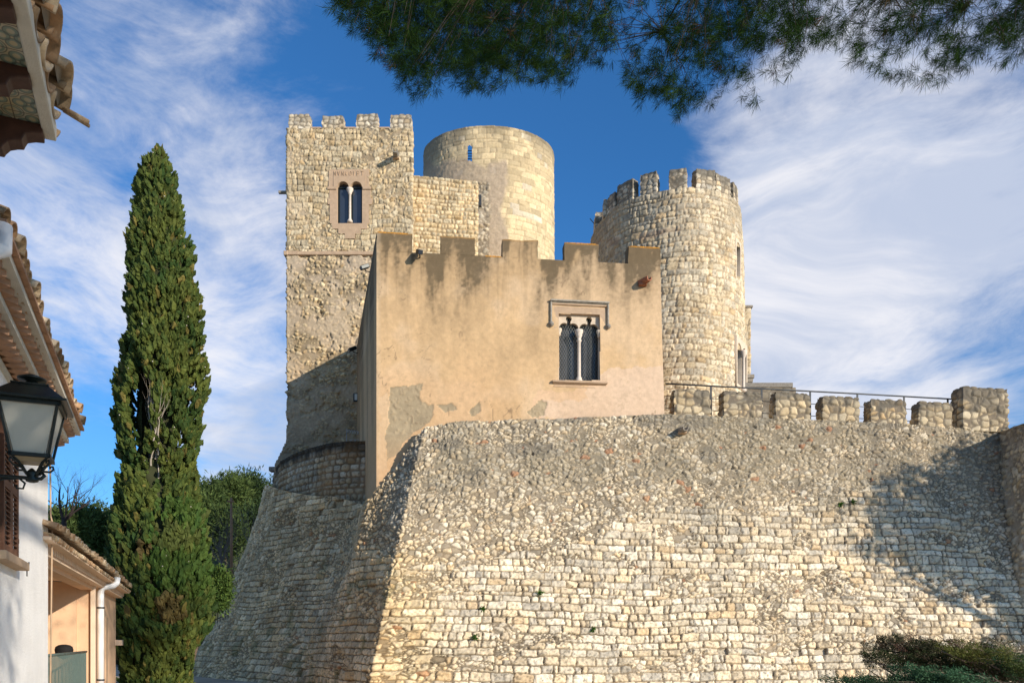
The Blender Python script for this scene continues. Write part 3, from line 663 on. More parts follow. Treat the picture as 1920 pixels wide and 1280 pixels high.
# ------------------------------------------------------------------ crenellated round tower
YN = 33.0
path_px = [(1392, 1.16), (1389, 1.085), (1387, 1.05), (1381, 1.033), (1368, 1.018), (1348, 1.008), (1318, 1.0), (1285, .998), (1250, 1.003), (1215, 1.013), (1185, 1.024), (1162, 1.037), (1144, 1.055), (1129, 1.077), (1117, 1.10), (1109, 1.13), (1108, 1.18), (1122, 1.26), (1180, 1.31), (1280, 1.32), (1350, 1.27), (1385, 1.21), (1392, 1.16)]
pp = np.array([[(x - 960) / F0 * YN * d, YN * d] for x, d in path_px])
def crspline(P, n=5):
    o = []
    for i in range(len(P) - 1):
        p0, p1, p2, p3 = P[i - 1 if i > 0 else len(P) - 2], P[i], P[i + 1], P[i + 2 if i + 2 < len(P) else 1]
        for k_ in range(n):
            t = k_ / n; o.append(.5 * ((2 * p1) + (-p0 + p2) * t + (2 * p0 - 5 * p1 + 4 * p2 - p3) * t * t + (-p0 + 3 * p1 - 3 * p2 + p3) * t ** 3))
    o.append(P[-1]); return np.array(o)
rp = crspline(pp); cen = np.array([(1250 - 960) / F0 * 37, 37.4]); rz = EYE + (HZ - 354) / F0 * YN
rt = thing('crenellated_tower', 'round crenellated tower of pale squared rubble behind the right end of the plastered building', 'tower', (cen[0], cen[1], 9))
def rring(z, s): return [(*(cen + (p - cen) * s), z) for p in rp]
def rt_style(U, V, P, px, py):
    h, m, r1, r2 = coursed(U, V, (.19, .30), (.22, .50), .011, .032, .045, .07, .02, seed=71, rad=.06, edge=.04)
    C = stone_col(m, r1 * .8 + .2, r2, U, V, warm=.35, light=1.04, mort=np.array([.36, .27, .175]), seed=72, blotch=.12)
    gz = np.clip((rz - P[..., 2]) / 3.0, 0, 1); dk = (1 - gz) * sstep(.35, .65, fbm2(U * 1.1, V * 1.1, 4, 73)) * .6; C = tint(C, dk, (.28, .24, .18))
    C = tint(C, sstep(1235, 1120, px) * .35, (.27, .21, .14))  # shade of the turning left flank painted into the stone colour
    band = sstep(9, 5, np.abs(py - (445 - (px - 1200) * .18))) * sstep(.4, .55, fbm2(U, V * 2, 2, 75)) * sstep(1330, 1290, px); C = tint(C, band * .6, (.33, .22, .15))
    return h, m, r1, r2, C
def rt_hole(P, px, py):
    f = P[..., 1] < 36.3
    a = (px > 1379) & (px < 1388) & (py > 462) & (py < 520); c = (px > 1380.5) & (px < 1401) & (py > 655) & (py < 728)
    return f & (a | c)
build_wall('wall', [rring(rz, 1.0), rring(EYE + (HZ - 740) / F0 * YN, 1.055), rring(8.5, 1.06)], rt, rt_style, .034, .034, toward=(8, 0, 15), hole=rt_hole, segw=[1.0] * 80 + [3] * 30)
P1 = np.array([rring(rz, 1.0), rring(rz, .86), rring(rz - 1.2, .86), [(cen[0], cen[1], rz - 1.2)] * len(rp)]); mk('roof_deck', gridmesh('roof_deck', P1, np.tile(np.array([.33, .28, .2]), (4, len(rp), 1)), None, False), M['stone'], rt, True)
rmer = [(1108, 1118, 410), (1122, 1134, 390), (1139, 1150, 369), (1154, 1187, 345), (1195, 1232, 328), (1252, 1288, 319), (1304, 1342, 321), (1344, 1373, 333), (1376, 1386, 352)]
rpx, rpy = proj(np.array([(p[0], p[1], rz) for p in rp]))
vis = np.arange(len(rp)) < 86; ordr = np.where(vis & (np.arange(len(rp)) > 6))[0]
def rt_at(px):
    j = ordr[np.argsort(np.abs(rpx[ordr] - px))[0]]; d = rp[min(j + 1, len(rp) - 1)] - rp[j - 1]; return rp[j], d / np.linalg.norm(d)
for i, (a, c, t) in enumerate(rmer):
    pa, _ = rt_at(a); pc, _ = rt_at(c); d = pc - pa; L = np.linalg.norm(d); d = d / L; mdl = (pa + pc) / 2; p0, d0 = rt_at((a + c) / 2); nrm = np.array([-d[1], d[0]])
    if np.dot(nrm, cen - mdl) < 0: nrm = -nrm
    Yc = p0[1]; L = min(max(L - .06, .62), .86); hh = max(.66, EYE + (HZ - t) / F0 * Yc - rz + .04)
    cc = p0 + nrm * .24
    stone_block('merlon', (cc[0], cc[1], rz - .03), d, (L, .40, min(hh + .10, .98)), rt, seed=40 + i, cell=.2, H=.028, dark=.9, worn=.02, res=.035)
for i in range(7):                                   # the far side of the crown of merlons
    j = 88 + i * 3; p0 = rp[j]; d = rp[j + 1] - rp[j - 1]; stone_block('merlon', (p0[0] * .94 + cen[0] * .06, p0[1] * .94 + cen[1] * .06, rz - .03), d, (.8, .45, .7), rt, seed=60 + i, res=.09)
# openings on its right flank
def reveal(px0, px1, pyt, pyb, Yd, nm):
    pass
def flank(px, Y):                                    # local frame on the right flank
    p, d = rt_at(px); s = 1.03; q = cen + (p - cen) * s; nx = Vector((-d[1], d[0], 0))
    if nx.dot(Vector((p[0] - cen[0], p[1] - cen[1], 0))) < 0: nx = -nx
    return q, nx
for (pxc, pt, pb, wid, two) in ((1383.5, 453, 524, .62, False), (1389, 643, 727, 1.05, True)):
    s = 1.012 if not two else 1.045; j = ordr[np.argmin(np.abs(proj(np.array([(*(cen + (rp[q] - cen) * s), 12.) for q in ordr]))[0] - pxc) + (ordr > 30) * 500)]
    p = cen + (rp[j] - cen) * s; d = rp[j + 1] - rp[j - 1]; d /= np.linalg.norm(d); nx = Vector((-d[1], d[0], 0))
    if nx.dot(Vector((p[0] - cen[0], p[1] - cen[1], 0))) < 0: nx = -nx
    ux = Vector((0, 0, 1)).cross(nx); zc_ = EYE + (HZ - (pt + pb) / 2) / F0 * p[1]; hh = (pb - pt) / F0 * p[1]
    MM = frameM((p[0], p[1], zc_), ux, nx)
    def ar(xc, w_, sp, bt, n=10): return [(xc - w_, bt), (xc - w_, sp)] + [(xc - w_ * math.cos(math.pi * i / n), sp + w_ * math.sin(math.pi * i / n)) for i in range(1, n)] + [(xc + w_, sp), (xc + w_, bt)]
    if not two:
        holes = [ar(0, .24, hh / 2 - .30, -hh / 2 + .05)]; out = [(-.34, -hh / 2 - .06), (.34, -hh / 2 - .06), (.34, hh / 2 + .04), (-.34, hh / 2 + .04)]
    else:
        holes = [ar(-.36, .29, hh / 2 - .42, -hh / 2 + .02), ar(.36, .29, hh / 2 - .42, -hh / 2 + .02)]; out = [(-.74, -hh / 2 - .1), (.74, -hh / 2 - .1), (.74, hh / 2 + .1), (-.74, hh / 2 + .1)]
    su = plate('window_surround', out, holes, .4, MM, M['trimpale'], rt, .045, .004)
    gw = plate('window', [(-.8, -hh / 2), (.8, -hh / 2), (.8, hh / 2), (-.8, hh / 2)] if two else [(-.4, -hh / 2), (.4, -hh / 2), (.4, hh / 2), (-.4, hh / 2)], [], .03, MM, M['curtainglass'], rt, -.25)
    if two:
        b = MB(); q = MM @ Vector((0, -.25, .10)); b.lathe([(.13, -.9), (.13, -.8), (.07, -.7), (.065, .55), (.1, .6), (.15, .78), (.15, .85)], q); b.obj('column', M['column'], rt, True)
        b = MB()
        for g in range(-4, 14):
            for sg in (-1, 1):
                a = MM @ Vector((-.7 * sg, -hh / 2 + g * .2, -.18)); c_ = MM @ Vector((.7 * sg, -hh / 2 + g * .2 + 1.4, -.18)); b.tube([a, c_], .012, 4)
        # kept inside the opening by its own frame
        b.obj('lattice', M['lead'], gw, True)
b = MB(); p = at(1108, 412, 36.6); b.tube([p + np.array([.25, 0, -.3]), p, p + np.array([-.05, 0, .05])], .018, 6); b.tube([p + np.array([.25, 0, -.25]), p + np.array([.45, 0, .05]), p + np.array([.5, 0, -.5])], .03, 6)
tag(b.obj('lightning_rod', M['iron']), 'thin bent metal rod leaning out at the left rim of the crenellated tower', 'rod')
# rear turret and dark wall behind
tr = thing('rear_turret', 'narrow stone turret sliver rising behind the right side of the crenellated tower', 'turret', (11.2, 38.5, 10))
def box_rings(xa, xb, ya, yb, z1, z0): f = lambda z: [(xa, yb, z), (xa, ya, z), (xb, ya, z), (xb, yb, z), (xa, yb, z)]; return [f(z1), f(z0)]
def tr_style(U, V, P, px, py):
    h, m, r1, r2 = coursed(U, V, (.28, .36), (.4, .7), .01, .03, .03, .03, .012, seed=81, rad=.03); C = stone_col(m, r1, r2, U, V, .4, .9, seed=82); return h, m, r1, r2, C
xa, xb = (1390 - 960) / F0 * 38, (1407 - 960) / F0 * 38
build_wall('wall', box_rings(xa - .9, xb, 38, 39.6, EYE + (HZ - 577) / F0 * 38, EYE + (HZ - 702) / F0 * 38), tr, tr_style, .045, .045, toward=(10, 0, 15), segw=[3, 1, 2, 4])
b = MB(); b.box(((xa + xb) / 2 - .4, 38.8, EYE + (HZ - 575) / F0 * 38), (xb - xa + 1.0, 1.75, .1)); b.box((xb - .12, 38.4, EYE + (HZ - 573) / F0 * 38 + .04), (.4, .5, .1)); b.obj('cap', M['darkstone'], tr, True, bevel=.01)
b = MB()
for q, e in ((706, .22), (713, .12), (719, .02)): b.box(((xa + xb) / 2 - .25, 38.8, EYE + (HZ - q) / F0 * 38), (xb - xa + e + .6, 1.6 + e, .17))
b.box(((xa + xb) / 2 - .3, 38.9, 11.2), (xb - xa + .5, 1.5, 4.6)); b.obj('corbel', M['darkstone'], tr, True, bevel=.01)
lw = thing('parapet_wall', 'low dark weathered parapet block on the terrace right of the crenellated tower', 'wall', (11, 34, 9))
stone_block('wall', ((1442 - 960) / F0 * 34, 34.4, 9.0), (1, .03), (2.35, .6, EYE + (HZ - 724) / F0 * 34 - 9.0), lw, seed=77, cell=.4, H=.02, dark=.4, worn=.02, res=.06, light=.62)
b = MB(); b.box(((1443 - 960) / F0 * 34, 34.4, EYE + (HZ - 720) / F0 * 34), (2.06, .62, .2)); b.obj('coping', M['darkstone'], lw, True, bevel=.02)

# ------------------------------------------------------------------ plastered building
pb = thing('plastered_building', 'tan plastered crenellated building with a Gothic twin window', 'building', (0, 28, 6))
A = np.array([(706 - 960) / F0 * 26, 26.0]); B = np.array([(1238 - 960) / F0 * 27.06, 27.06]); Bb = np.array([(1253 - 960) / F0 * 26.95, 26.95])
Cc = np.array([-7.02, 36.15]); Dd = B + (Cc - A) * .75
PZ = EYE + (HZ - 469) / F0 * 26.0                   # level of the gaps
MH = 34 / F0 * 26
ff = (B - A) / np.linalg.norm(B - A); FL = np.linalg.norm(B - A); fn = np.array([ff[1], -ff[0]])
def facade_uv(P): return (P[..., 0] - A[0]) * ff[0] + (P[..., 1] - A[1]) * ff[1], PZ - P[..., 2]
def inpoly(x, y, poly):
    r_ = np.zeros(x.shape, bool); n = len(poly)
    for i in range(n):
        x1_, y1_ = poly[i]; x2_, y2_ = poly[(i + 1) % n]
        c = ((y1_ > y) != (y2_ > y)) & (x < (x2_ - x1_) * (y - y1_) / (y2_ - y1_ + 1e-12) + x1_); r_ ^= c
    return r_
GAPS = [(773, 826), (890, 943), (1008, 1059), (1122, 1178)]
def plaster_cols(P, side=False):
    px, py = proj(P); x, z = P[..., 0], P[..., 2]; u = x * 1.0 + P[..., 1] * .3
    n1 = fbm2(u * .45, z * .45, 4, 201); n2 = fbm2(u * 1.6, z * 1.3, 4, 202); n3 = fbm2(u * 7, z * 7, 3, 203)
    base = np.array([.61, .41, .222]); C = np.broadcast_to(base, P.shape) * (1 + (n1 - .5) * .30 + (n2 - .5) * .26 + (n3 - .5) * .16)[..., None]
    C = tint(C, sstep(.50, .66, n1 + (n2 - .5) * .3) * .5, (.64, .465, .30))
    orange = sstep(640, 760, py + (n2 - .5) * 120) * sstep(1010, 900, px + (n2 - .5) * 80); C = tint(C, orange * .55, (.60, .375, .195))
    # streaks under the crenellation
    d = np.maximum(PZ + MH - z, 0); st = fbm2(u * 1.7, z * .42, 5, 206); st2 = fbm2(u * .8 + 3, z * .3, 3, 207)
    ln = .30 + 1.5 * sstep(.36, .74, st2); dark = np.exp(-d / .75) * (.15 + .55 * sstep(.3, .6, n2)) + np.exp(-d / ln) * (.30 + 1.25 * sstep(.38, .62, st)) * (.5 + 1.0 * n3)
    if not side:
        gap = np.zeros(px.shape)
        for k_, (a, b_) in enumerate(GAPS): gap = np.maximum(gap, np.exp(-((px - (a + b_) / 2 - (14, -8, -2, 2)[k_]) / 30) ** 2) * (.95, .8, .6, .5)[k_])
        dg = np.maximum(PZ - z, 0); dark = dark + gap * np.exp(-(dg / 1.35) ** 2) * (.25 + .8 * sstep(.3, .62, st)) * .72
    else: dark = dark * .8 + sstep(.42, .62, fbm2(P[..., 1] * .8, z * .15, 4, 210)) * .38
    dark = dark + np.exp(-d / 1.3) * sstep(.56, .72, fbm2(u * 7, z * .45, 4, 208)) * .45
    dark = dark * (.55 + .9 * fbm2(u * 12, z * 12, 3, 236)); C = tint(C, np.clip(dark, 0, .88), (.100, .076, .046))
    if not side:
        qx = px + (fbm2(u * 3, z * 3, 4, 215) - .5) * 16; qy = py + (fbm2(u * 3 + 9, z * 3, 4, 216) - .5) * 16
        pink = inpoly(px + (n2 - .5) * 34, py + (n2 - .5) * 30, [(1140, 690), (1262, 684), (1262, 790), (1020, 790), (1020, 760), (1100, 745)]); C = np.where(pink[..., None], tint(C, np.full(px.shape, .62), (.68, .50, .365)), C)
        pk2 = inpoly(px + (n2 - .5) * 50, py + (n2 - .5) * 30, [(1012, 735), (1150, 725), (1150, 790), (1012, 790)]); C = np.where((pk2 & ~pink)[..., None], tint(C, np.full(px.shape, .5), (.68, .45, .29)), C)
        cem = inpoly(qx, qy, [(728, 722), (789, 719), (792, 732), (790, 752), (812, 762), (818, 778), (780, 808), (757, 830), (728, 862)])
        cem |= inpoly(qx, qy, [(818, 760), (845, 757), (858, 770), (830, 774)]) | inpoly(qx, qy, [(874, 770), (898, 752), (902, 768), (884, 777)]) | inpoly(qx, qy, [(986, 770), (1010, 752), (1026, 752), (1018, 776), (1000, 778)])
        C = np.where(cem[..., None], np.array([.345, .27, .17]) * (.85 + .35 * n3 + (n2 - .5) * .4)[..., None], C)
        rim = inpoly(qx, qy, [(712, 745), (722, 738), (728, 745), (727, 880), (711, 880)]); C = np.where(rim[..., None], tint(C, np.full(px.shape, .5), (.60, .44, .28)), C)
        edge = sstep(716, 709, px); C = tint(C, edge * .3, (.6, .47, .32))
        low = sstep(800, 880, py); C = tint(C, low * .35, (.62, .38, .2))
        crack = np.abs(fbm2(u * .9, z * .5, 4, 230) - .5); cr_ = sstep(.0035, .001, crack) * sstep(.52, .6, fbm2(u * .5, z * .5, 2, 231)); C = tint(C, cr_ * .65, (.22, .15, .09)); dirt = sstep(.60, .70, fbm2(u * 11, z * 11, 3, 233)) * sstep(.45, .6, n2); C = tint(C, dirt * .22, (.34, .24, .14))
    return C, n3
# front wall
zb = 4.6
rf = [[(*A, PZ), (*B, PZ)], [(A[0], A[1] - .03, zb), (Bb[0], Bb[1], zb)]]
P, U = ringpts(rf, .032, .032); n, ok = outward(P, (0, 0, 10)); C, n3 = plaster_cols(P); px, py = proj(P)
GW = (1046, 1127, 585, 716)
hole = (px > GW[0] + 1) & (px < GW[1] - 1) & (py > GW[2] + 2) & (py < GW[3] - 2)
dsp = (fbm2(U * .6, P[..., 2] * .6, 3, 220) - .5) * .06 + (fbm2(U * 6, P[..., 2] * 6, 3, 221) - .5) * .014
cemd = (np.abs(C[..., 0] / (C[..., 1] + 1e-6) - .345 / .27) < .01); dsp = dsp - cemd * .02; dsp[:, 0] = 0; dsp[:, 1] *= .5
mk('front_wall', gridmesh('front_wall', P + n * dsp[..., None], C, hole, True, flip=not ok), M['plaster'], pb, True)
# other walls
def side_wall(p, q, res, nm):
    zt_ = PZ + (MH if nm == 'side_wall' and p[0] < 0 else 0) - .01; P, U = ringpts([[(*p, zt_), (*q, zt_)], [(*p, zb), (*q, zb)]], res, res); n, ok = outward(P, (-20, 20, 10)); C, n3 = plaster_cols(P, True); return mk(nm, gridmesh(nm, P, C, None, True, flip=not ok), M['plaster'], pb, True)
side_wall(A, Cc, .06, 'side_wall'); side_wall(B, Dd, .12, 'side_wall'); side_wall(Cc, Dd, .15, 'side_wall')
b = MB(); zr = PZ - .35; b.add([(A[0] + .1, A[1] + .1, zr), (B[0] - .1, B[1] + .1, zr), (Dd[0] - .1, Dd[1], zr), (Cc[0] + .1, Cc[1], zr)], [(0, 1, 2, 3)]); b.obj('roof_deck', M['gravel'], pb, True)
def plaster_block(p, q, th, z0, z1, side=False, dirn=None):
    p = np.array(p); q = np.array(q); d = q - p; L = np.linalg.norm(d); d = d / L; nn = np.array([-d[1], d[0]]) * (1 if not side else 1)
    ctr = (A + B + Cc + Dd) / 4
    if np.dot(nn, ctr - p) < 0: nn = -nn
    rs = lambda z, e: [(*(p + nn * e), z), (*(q + nn * e), z)]
    g = [rs(z0, 0), rs(z1, 0), rs(z1 + .015, th), rs(z0, th)]; P, U = ringpts(g, .05, .05); C, _ = plaster_cols(P, side)
    flat = P.reshape(-1, 3); nv, nu, _ = P.shape; idx = np.arange(nv * nu).reshape(nv, nu); F = np.stack([idx[:-1, :-1], idx[:-1, 1:], idx[1:, 1:], idx[1:, :-1]], -1).reshape(-1, 4)
    tp_ = P[..., 2] > z1 - .001; C = tint(C, np.clip(tp_ * .5, 0, 1), (.5, .25, .06)) if not side else C
    # ends
    flat = flat + (np.stack([fbm2(flat[:, 0] * 2.5 + flat[:, 1], flat[:, 2] * 2.5, 3, 240 + q) for q in range(3)], 1) - .5) * np.array([.075, .02, .075]) * np.clip((flat[:, 2:] - z0) / .1, 0, 1)
    V = list(flat); Cl = list(C.reshape(-1, 3)); Fl = F.tolist(); k0 = len(V)
    for e, pt in enumerate((p, q)):
        m = 9; 
        for a_ in range(m):
            for b_ in range(m): V.append(np.array([*(pt + nn * th * a_ / (m - 1)), z0 + (z1 - z0) * b_ / (m - 1) + .015 * a_ / (m - 1) * (b_ == m - 1)]))
        for a_ in range(m - 1):
            for b_ in range(m - 1):
                s_ = k0 + e * m * m + a_ * m + b_; Fl.append([s_, s_ + m, s_ + m + 1, s_ + 1] if e else [s_, s_ + 1, s_ + m + 1, s_ + m])
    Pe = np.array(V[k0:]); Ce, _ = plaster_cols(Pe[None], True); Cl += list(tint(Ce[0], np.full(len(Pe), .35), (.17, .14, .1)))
    me = mesh_np('merlon', np.array(V), np.array(Fl), np.array(Cl), False); o = mk('merlon', me, M['plaster'], pb, True)
    return o
def fpx(px_):                                        # point on the facade line seen at this picture column
    s = (px_ - 960) / F0; t = (A[0] - s * A[1]) / (s * ff[1] - ff[0]); return A + ff * t
for i, (a, c) in enumerate(((706, 772), (826, 890), (943, 1008), (1059, 1122), (1178, 1238))):
    plaster_block(fpx(a), fpx(c), .42, PZ - .004, PZ + MH)
sd = (Cc - A) / np.linalg.norm(Cc - A)
pk, qk = A + sd * .43, A + sd * (np.linalg.norm(Cc - A) - .02); nn_ = np.array([sd[1], -sd[0]]); b = MB()
b.add([(*(pk + nn_ * .01), PZ + MH - .012), (*(qk + nn_ * .01), PZ + MH - .012), (*(qk + nn_ * .42), PZ + MH - .01), (*(pk + nn_ * .42), PZ + MH - .01), (*(pk + nn_ * .42), PZ - .36), (*(qk + nn_ * .42), PZ - .36)], [(0, 1, 2, 3), (3, 2, 5, 4)]); b.obj('parapet_top', M['trim'], pb, True)
lm = pmat('orange_lichen', (.50, .22, .03), .95, bump=(30, .6, .02), var=(12, .5))
for (a, c) in ((708, 765), (1062, 1118), (1182, 1236), (910, 940)):
    hgt = PZ + MH if a != 910 else PZ
    n_ = 40; V = []
    for i in range(n_ + 1):
        p = fpx(a + (c - a) * i / n_); q_ = random.random() ** 2; e = .003 + .028 * q_ * math.sin(math.pi * i / n_) ** .5; V += [(p[0], p[1] - .006, hgt - .01 - e * .8), (p[0], p[1] - .008, hgt + .008 + e * .5), (p[0], p[1] + .05 + e, hgt + .012 + e * .5)]
    b = MB(); b.add(V, [(3 * i + q, 3 * i + 3 + q, 3 * i + 4 + q, 3 * i + 1 + q) for i in range(n_) for q in (0, 1)]); b.obj('lichen', lm, pb, True)

# Gothic window
FN = Vector((fn[0], fn[1], 0)); FU = Vector((ff[0], ff[1], 0)); gc = on_plane(1086.5, 650, (A[0], A[1], 0), np.array([fn[0], fn[1], 0])); GM = frameM(gc, FU, FN); gk = gc[1] / F0
def loc(px_, py_):
    p = on_plane(px_, py_, (A[0], A[1], 0), np.array([fn[0], fn[1], 0])); q = GM.inverted() @ Vector(p); return (q.x, q.y)
# the opening and its mouldings follow the facade's own horizontals: (x, y) in metres from the window centre
L_, R_ = -.70, .70; TOPF, BOTF = 1.30, -1.20
def Xp(x): return (x - 1086.5) * gk * 1.0
def circ(cx, cy, r, a0, a1, n=8): return [(cx + r * math.cos(R(a0 + (a1 - a0) * i / n)), cy + r * math.sin(R(a0 + (a1 - a0) * i / n))) for i in range(n + 1)]
def trefoil(xc, hw, spring, bot):
    pts = [(xc - hw, bot), (xc - hw, spring)]
    pts += circ(xc - .155, spring + .08, hw - .155, 180, 60, 10)
    pts += circ(xc, spring + .395, .105, 232, -52, 12)
    pts += circ(xc + .155, spring + .08, hw - .155, 120, 0, 10)
    pts += [(xc + hw, spring), (xc + hw, bot)]
    return pts
hwl = .335; lx, rx = -.345, .345; spr = .56
tracery = plate('window_tracery', [(-.735, -1.16), (.735, -1.16), (.735, 1.13), (-.735, 1.13)], [trefoil(lx, hwl, spr, -1.14)[:-1] + trefoil(rx, hwl, spr, -1.14)[1:]], .14, GM, M['trimpale'], pb, -.10, .006)
for v in tracery.data.vertices: pass
outer = [(-.86, -1.20), (.86, -1.20), (.86, 1.30), (-.86, 1.30)]
plate('window_surround', outer, [[(-.715, -1.15), (.715, -1.15), (.715, 1.10), (-.715, 1.10)]], .26, GM, M['trim'], pb, .022, .008)
gwin = plate('window', [(-.74, -1.2), (.74, -1.2), (.74, 1.2), (-.74, 1.2)], [], .02, GM, M['curtainglass'], pb, -.36)
b = MB()
st = .155
for xc in (lx, rx):
    for g in range(-12, 24):
        for sg in (-1, 1):
            # clip a diagonal bar to the light's rectangle
            x_a, x_b = xc - .32, xc + .32; pts = []
            for i in range(2):
                x_ = (x_a, x_b)[i]; y_ = -1.14 + g * st + sg * (x_ - xc) * 1.75; pts.append([x_, y_])
            (xa_, ya_), (xb_, yb_) = pts
            lo, hi = -1.13, 1.02
            if max(ya_, yb_) < lo or min(ya_, yb_) > hi: continue
            sl_ = (yb_ - ya_) / (xb_ - xa_)
            def cl(x_, y_):
                if y_ < lo: return x_ + (lo - y_) / sl_, lo
                if y_ > hi: return x_ + (hi - y_) / sl_, hi
                return x_, y_
            xa2, ya2 = cl(xa_, ya_); xb2, yb2 = cl(xb_, yb_)
            if abs(ya2 - yb2) < .03: continue
            b.tube([GM @ Vector((xa2, ya2, -.20)), GM @ Vector((xb2, yb2, -.20))], .0095, 4)
b.obj('lattice', M['lead'], gwin, True)
cu_ = pmat('drawn_curtain', (.14, .15, .17), .9, var=(2, .2)); b = MB()
for xc in (lx - .12, rx + .02):
    V = []
    for i in range(13):
        for y_ in (-1.1, .9): V.append(GM @ Vector((xc - .17 + i * .03, y_, -.345 + .004 * math.sin(i * 1.9))))
    b.add(V, [(2 * i, 2 * i + 2, 2 * i + 3, 2 * i + 1) for i in range(12)], True)
b.obj('curtain', cu_, gwin, True)
b = MB(); q = GM @ Vector((0, 0, -.07)); c_ = (q.x, q.y, q.z)
b.lathe([(.115, -1.16), (.115, -1.09), (.09, -1.07), (.10, -1.03), (.065, -.99), (.060, -.95), (.056, .18), (.085, .21), (.085, .24), (.06, .27), (.075, .33), (.11, .40), (.10, .43), (.135, .50), (.14, .58)], c_, 18); b.obj('column', M['column'], pb, True)
b = MB()
for xc in (-.68, .68):
    b = MB(); q = GM @ Vector((xc, .48, -.07)); b.lathe([(.02, -.14), (.06, -.08), (.05, -.04), (.09, .05), (.095, .12)], q, 12); b.obj('impost', M['trimpale'], pb, True)
b = MB()
def gbox(cx, cy, cz, sx, sy, sz, bb=b):
    q = GM @ Vector((cx, cy, cz)); rot = GM.to_3x3().to_4x4(); hx, hy, hz = sx / 2, sy / 2, sz / 2
    V = [q + rot @ Vector((x * hx, y * hy, z * hz)) for z in (-1, 1) for y in (-1, 1) for x in (-1, 1)]
    bb.add(V, [(0, 2, 3, 1), (4, 5, 7, 6), (0, 1, 5, 4), (2, 6, 7, 3), (0, 4, 6, 2), (1, 3, 7, 5)])
gbox(0, 1.475, .06, 2.0, .055, .16); gbox(0, 1.43, .035, 1.92, .04, .10)
for xc in (-.965, .965): gbox(xc, 1.10, .045, .055, .70, .11)
b.obj('hood_mould', pmat('grey_hood_stone', (.34, .30, .24), .9, bump=(30, .5, .008), var=(9, .3)), pb, True, bevel=.008)
b = MB(); gbox(0, 1.385, .03, 1.86, .055, .07, b); b.obj('hood_band', M['trim'], pb, True, bevel=.006)
for xc in (-.965, .965):
    b = MB(); q = GM @ Vector((xc, .70, .07)); nn = 14; prof = [(.02, -.10)] + [(.085 * math.sin(math.pi * (i + .5) / 8) * (1 + .12 * (i % 2)), -.085 * math.cos(math.pi * (i + .5) / 8)) for i in range(8)] + [(.02, .10)]
    b.lathe(prof, q, nn, False); b.obj('carved_boss', M['darkstone'], pb, True)
b = MB(); prof = [(-.30, 0), (.10, 0), (.155, -.035), (.15, -.07), (.09, -.105), (.05, -.125), (.045, -.16), (-.30, -.16)]
V = []
for sx, gr in ((-.93, 0), (.93, 0)):
    for z_, y_ in prof: V.append(GM @ Vector((sx * (1 if y_ > -.1 else .93), -1.17 + y_, z_)))
n_ = len(prof); b.add(V, [tuple(range(n_)), tuple(range(2 * n_ - 1, n_ - 1, -1))] + [(i, n_ + i, n_ + (i + 1) % n_, (i + 1) % n_) for i in range(n_)]); gbox(-.02, -1.365, .03, 1.72, .03, .05, b); b.obj('sill', M['trim'], pb, True)
# spout, floodlights
q = fpx(1203); spout('water_spout', 1203, 530, q[1] - .0, 'terracotta water spout casting a slanted shadow at the right end of the plastered wall', pmat('terracotta_spout', (.33, .13, .07), .8, var=(20, .3)), .42, .11, .02, .5, tile=True)
def flood(px_, py_, Y, label, yaw, arm):
    P = at(px_, py_, Y); t = thing('floodlight', label, 'floodlight', P, group='small black floodlights on the plastered building')
    mt = Matrix.Rotation(yaw, 4, 'Z') @ Matrix.Rotation(R(28), 4, 'X'); b = MB(); b.box(tuple(Vector(P) + Vector((0, -.25, .05))), (.17, .34, .14), mt); b.obj('housing', M['black'], t, True, bevel=.02)
    b = MB(); b.tube([P + np.array(arm), P + np.array([0, -.1, -.02]), P + np.array([0, -.22, .05])], .022, 6); b.obj('arm', M['black'], t, True)
    b = MB(); b.box(tuple(Vector(P) + mt.to_3x3() @ Vector((0, -.175, 0)) + Vector((0, -.25, .05))), (.14, .012, .11), mt); b.obj('lens', M['glass'], t, True)
flood(788, 482, fpx(788)[1], 'small black floodlight on the plaster front under the first gap from the left', R(20), (-.02, .05, -.02))
flood(686, 509, 29.4, 'small black floodlight on the shaded side of the plastered building, near its top corner', R(-60), (.15, .05, 0))
flood(663, 660, 34.0, 'small black floodlight low on the shaded side, over the shadow edge on the square tower', R(-60), (.15, .1, 0))
wl = thing('wall_lamp', 'small rectangular wall lamp with white front where the square tower meets the plastered side wall', 'lamp', at(668, 745, 35.6)); P = at(668, 745, 35.6)
b = MB(); b.box((P[0] - .02, P[1], P[2]), (.2, .14, .36)); b.obj('casing', M['black'], wl, True, bevel=.01); b = MB(); b.box((P[0] + .0, P[1] - .075, P[2]), (.12, .02, .27)); b.obj('diffuser', M['frosted'], wl, True)
# expanding metal barrier, on the terrace by the tower foot
b = MB(); s0 = at(650, 808, 34.6); s1 = at(683, 813, 34.6); nseg = 7
for i in range(nseg):
    p = s0 + (s1 - s0) * i / nseg; q = s0 + (s1 - s0) * (i + 1) / nseg; u_ = np.array([0, 0, .09]); b.tube([p - u_, q + u_], .012, 4); b.tube([p + u_, q - u_], .012, 4)
for i in range(3):
    p = at(655 + i * 8, 826, 34.6); q = at(663 + i * 8, 824, 34.6); u_ = np.array([0, 0, .05]); b.tube([p - u_, q + u_], .012, 4); b.tube([p + u_, q - u_], .012, 4)
for s_ in (s0, s1): b.tube([s_ + np.array([0, 0, .1]), np.array([s_[0], s_[1], 9.3])], .015, 5)
tag(b.obj('folding_barrier', pmat('galvanised_steel', (.45, .45, .44), .4, metal=.6)), 'zigzag galvanised folding barrier at the foot of the square tower', 'barrier')

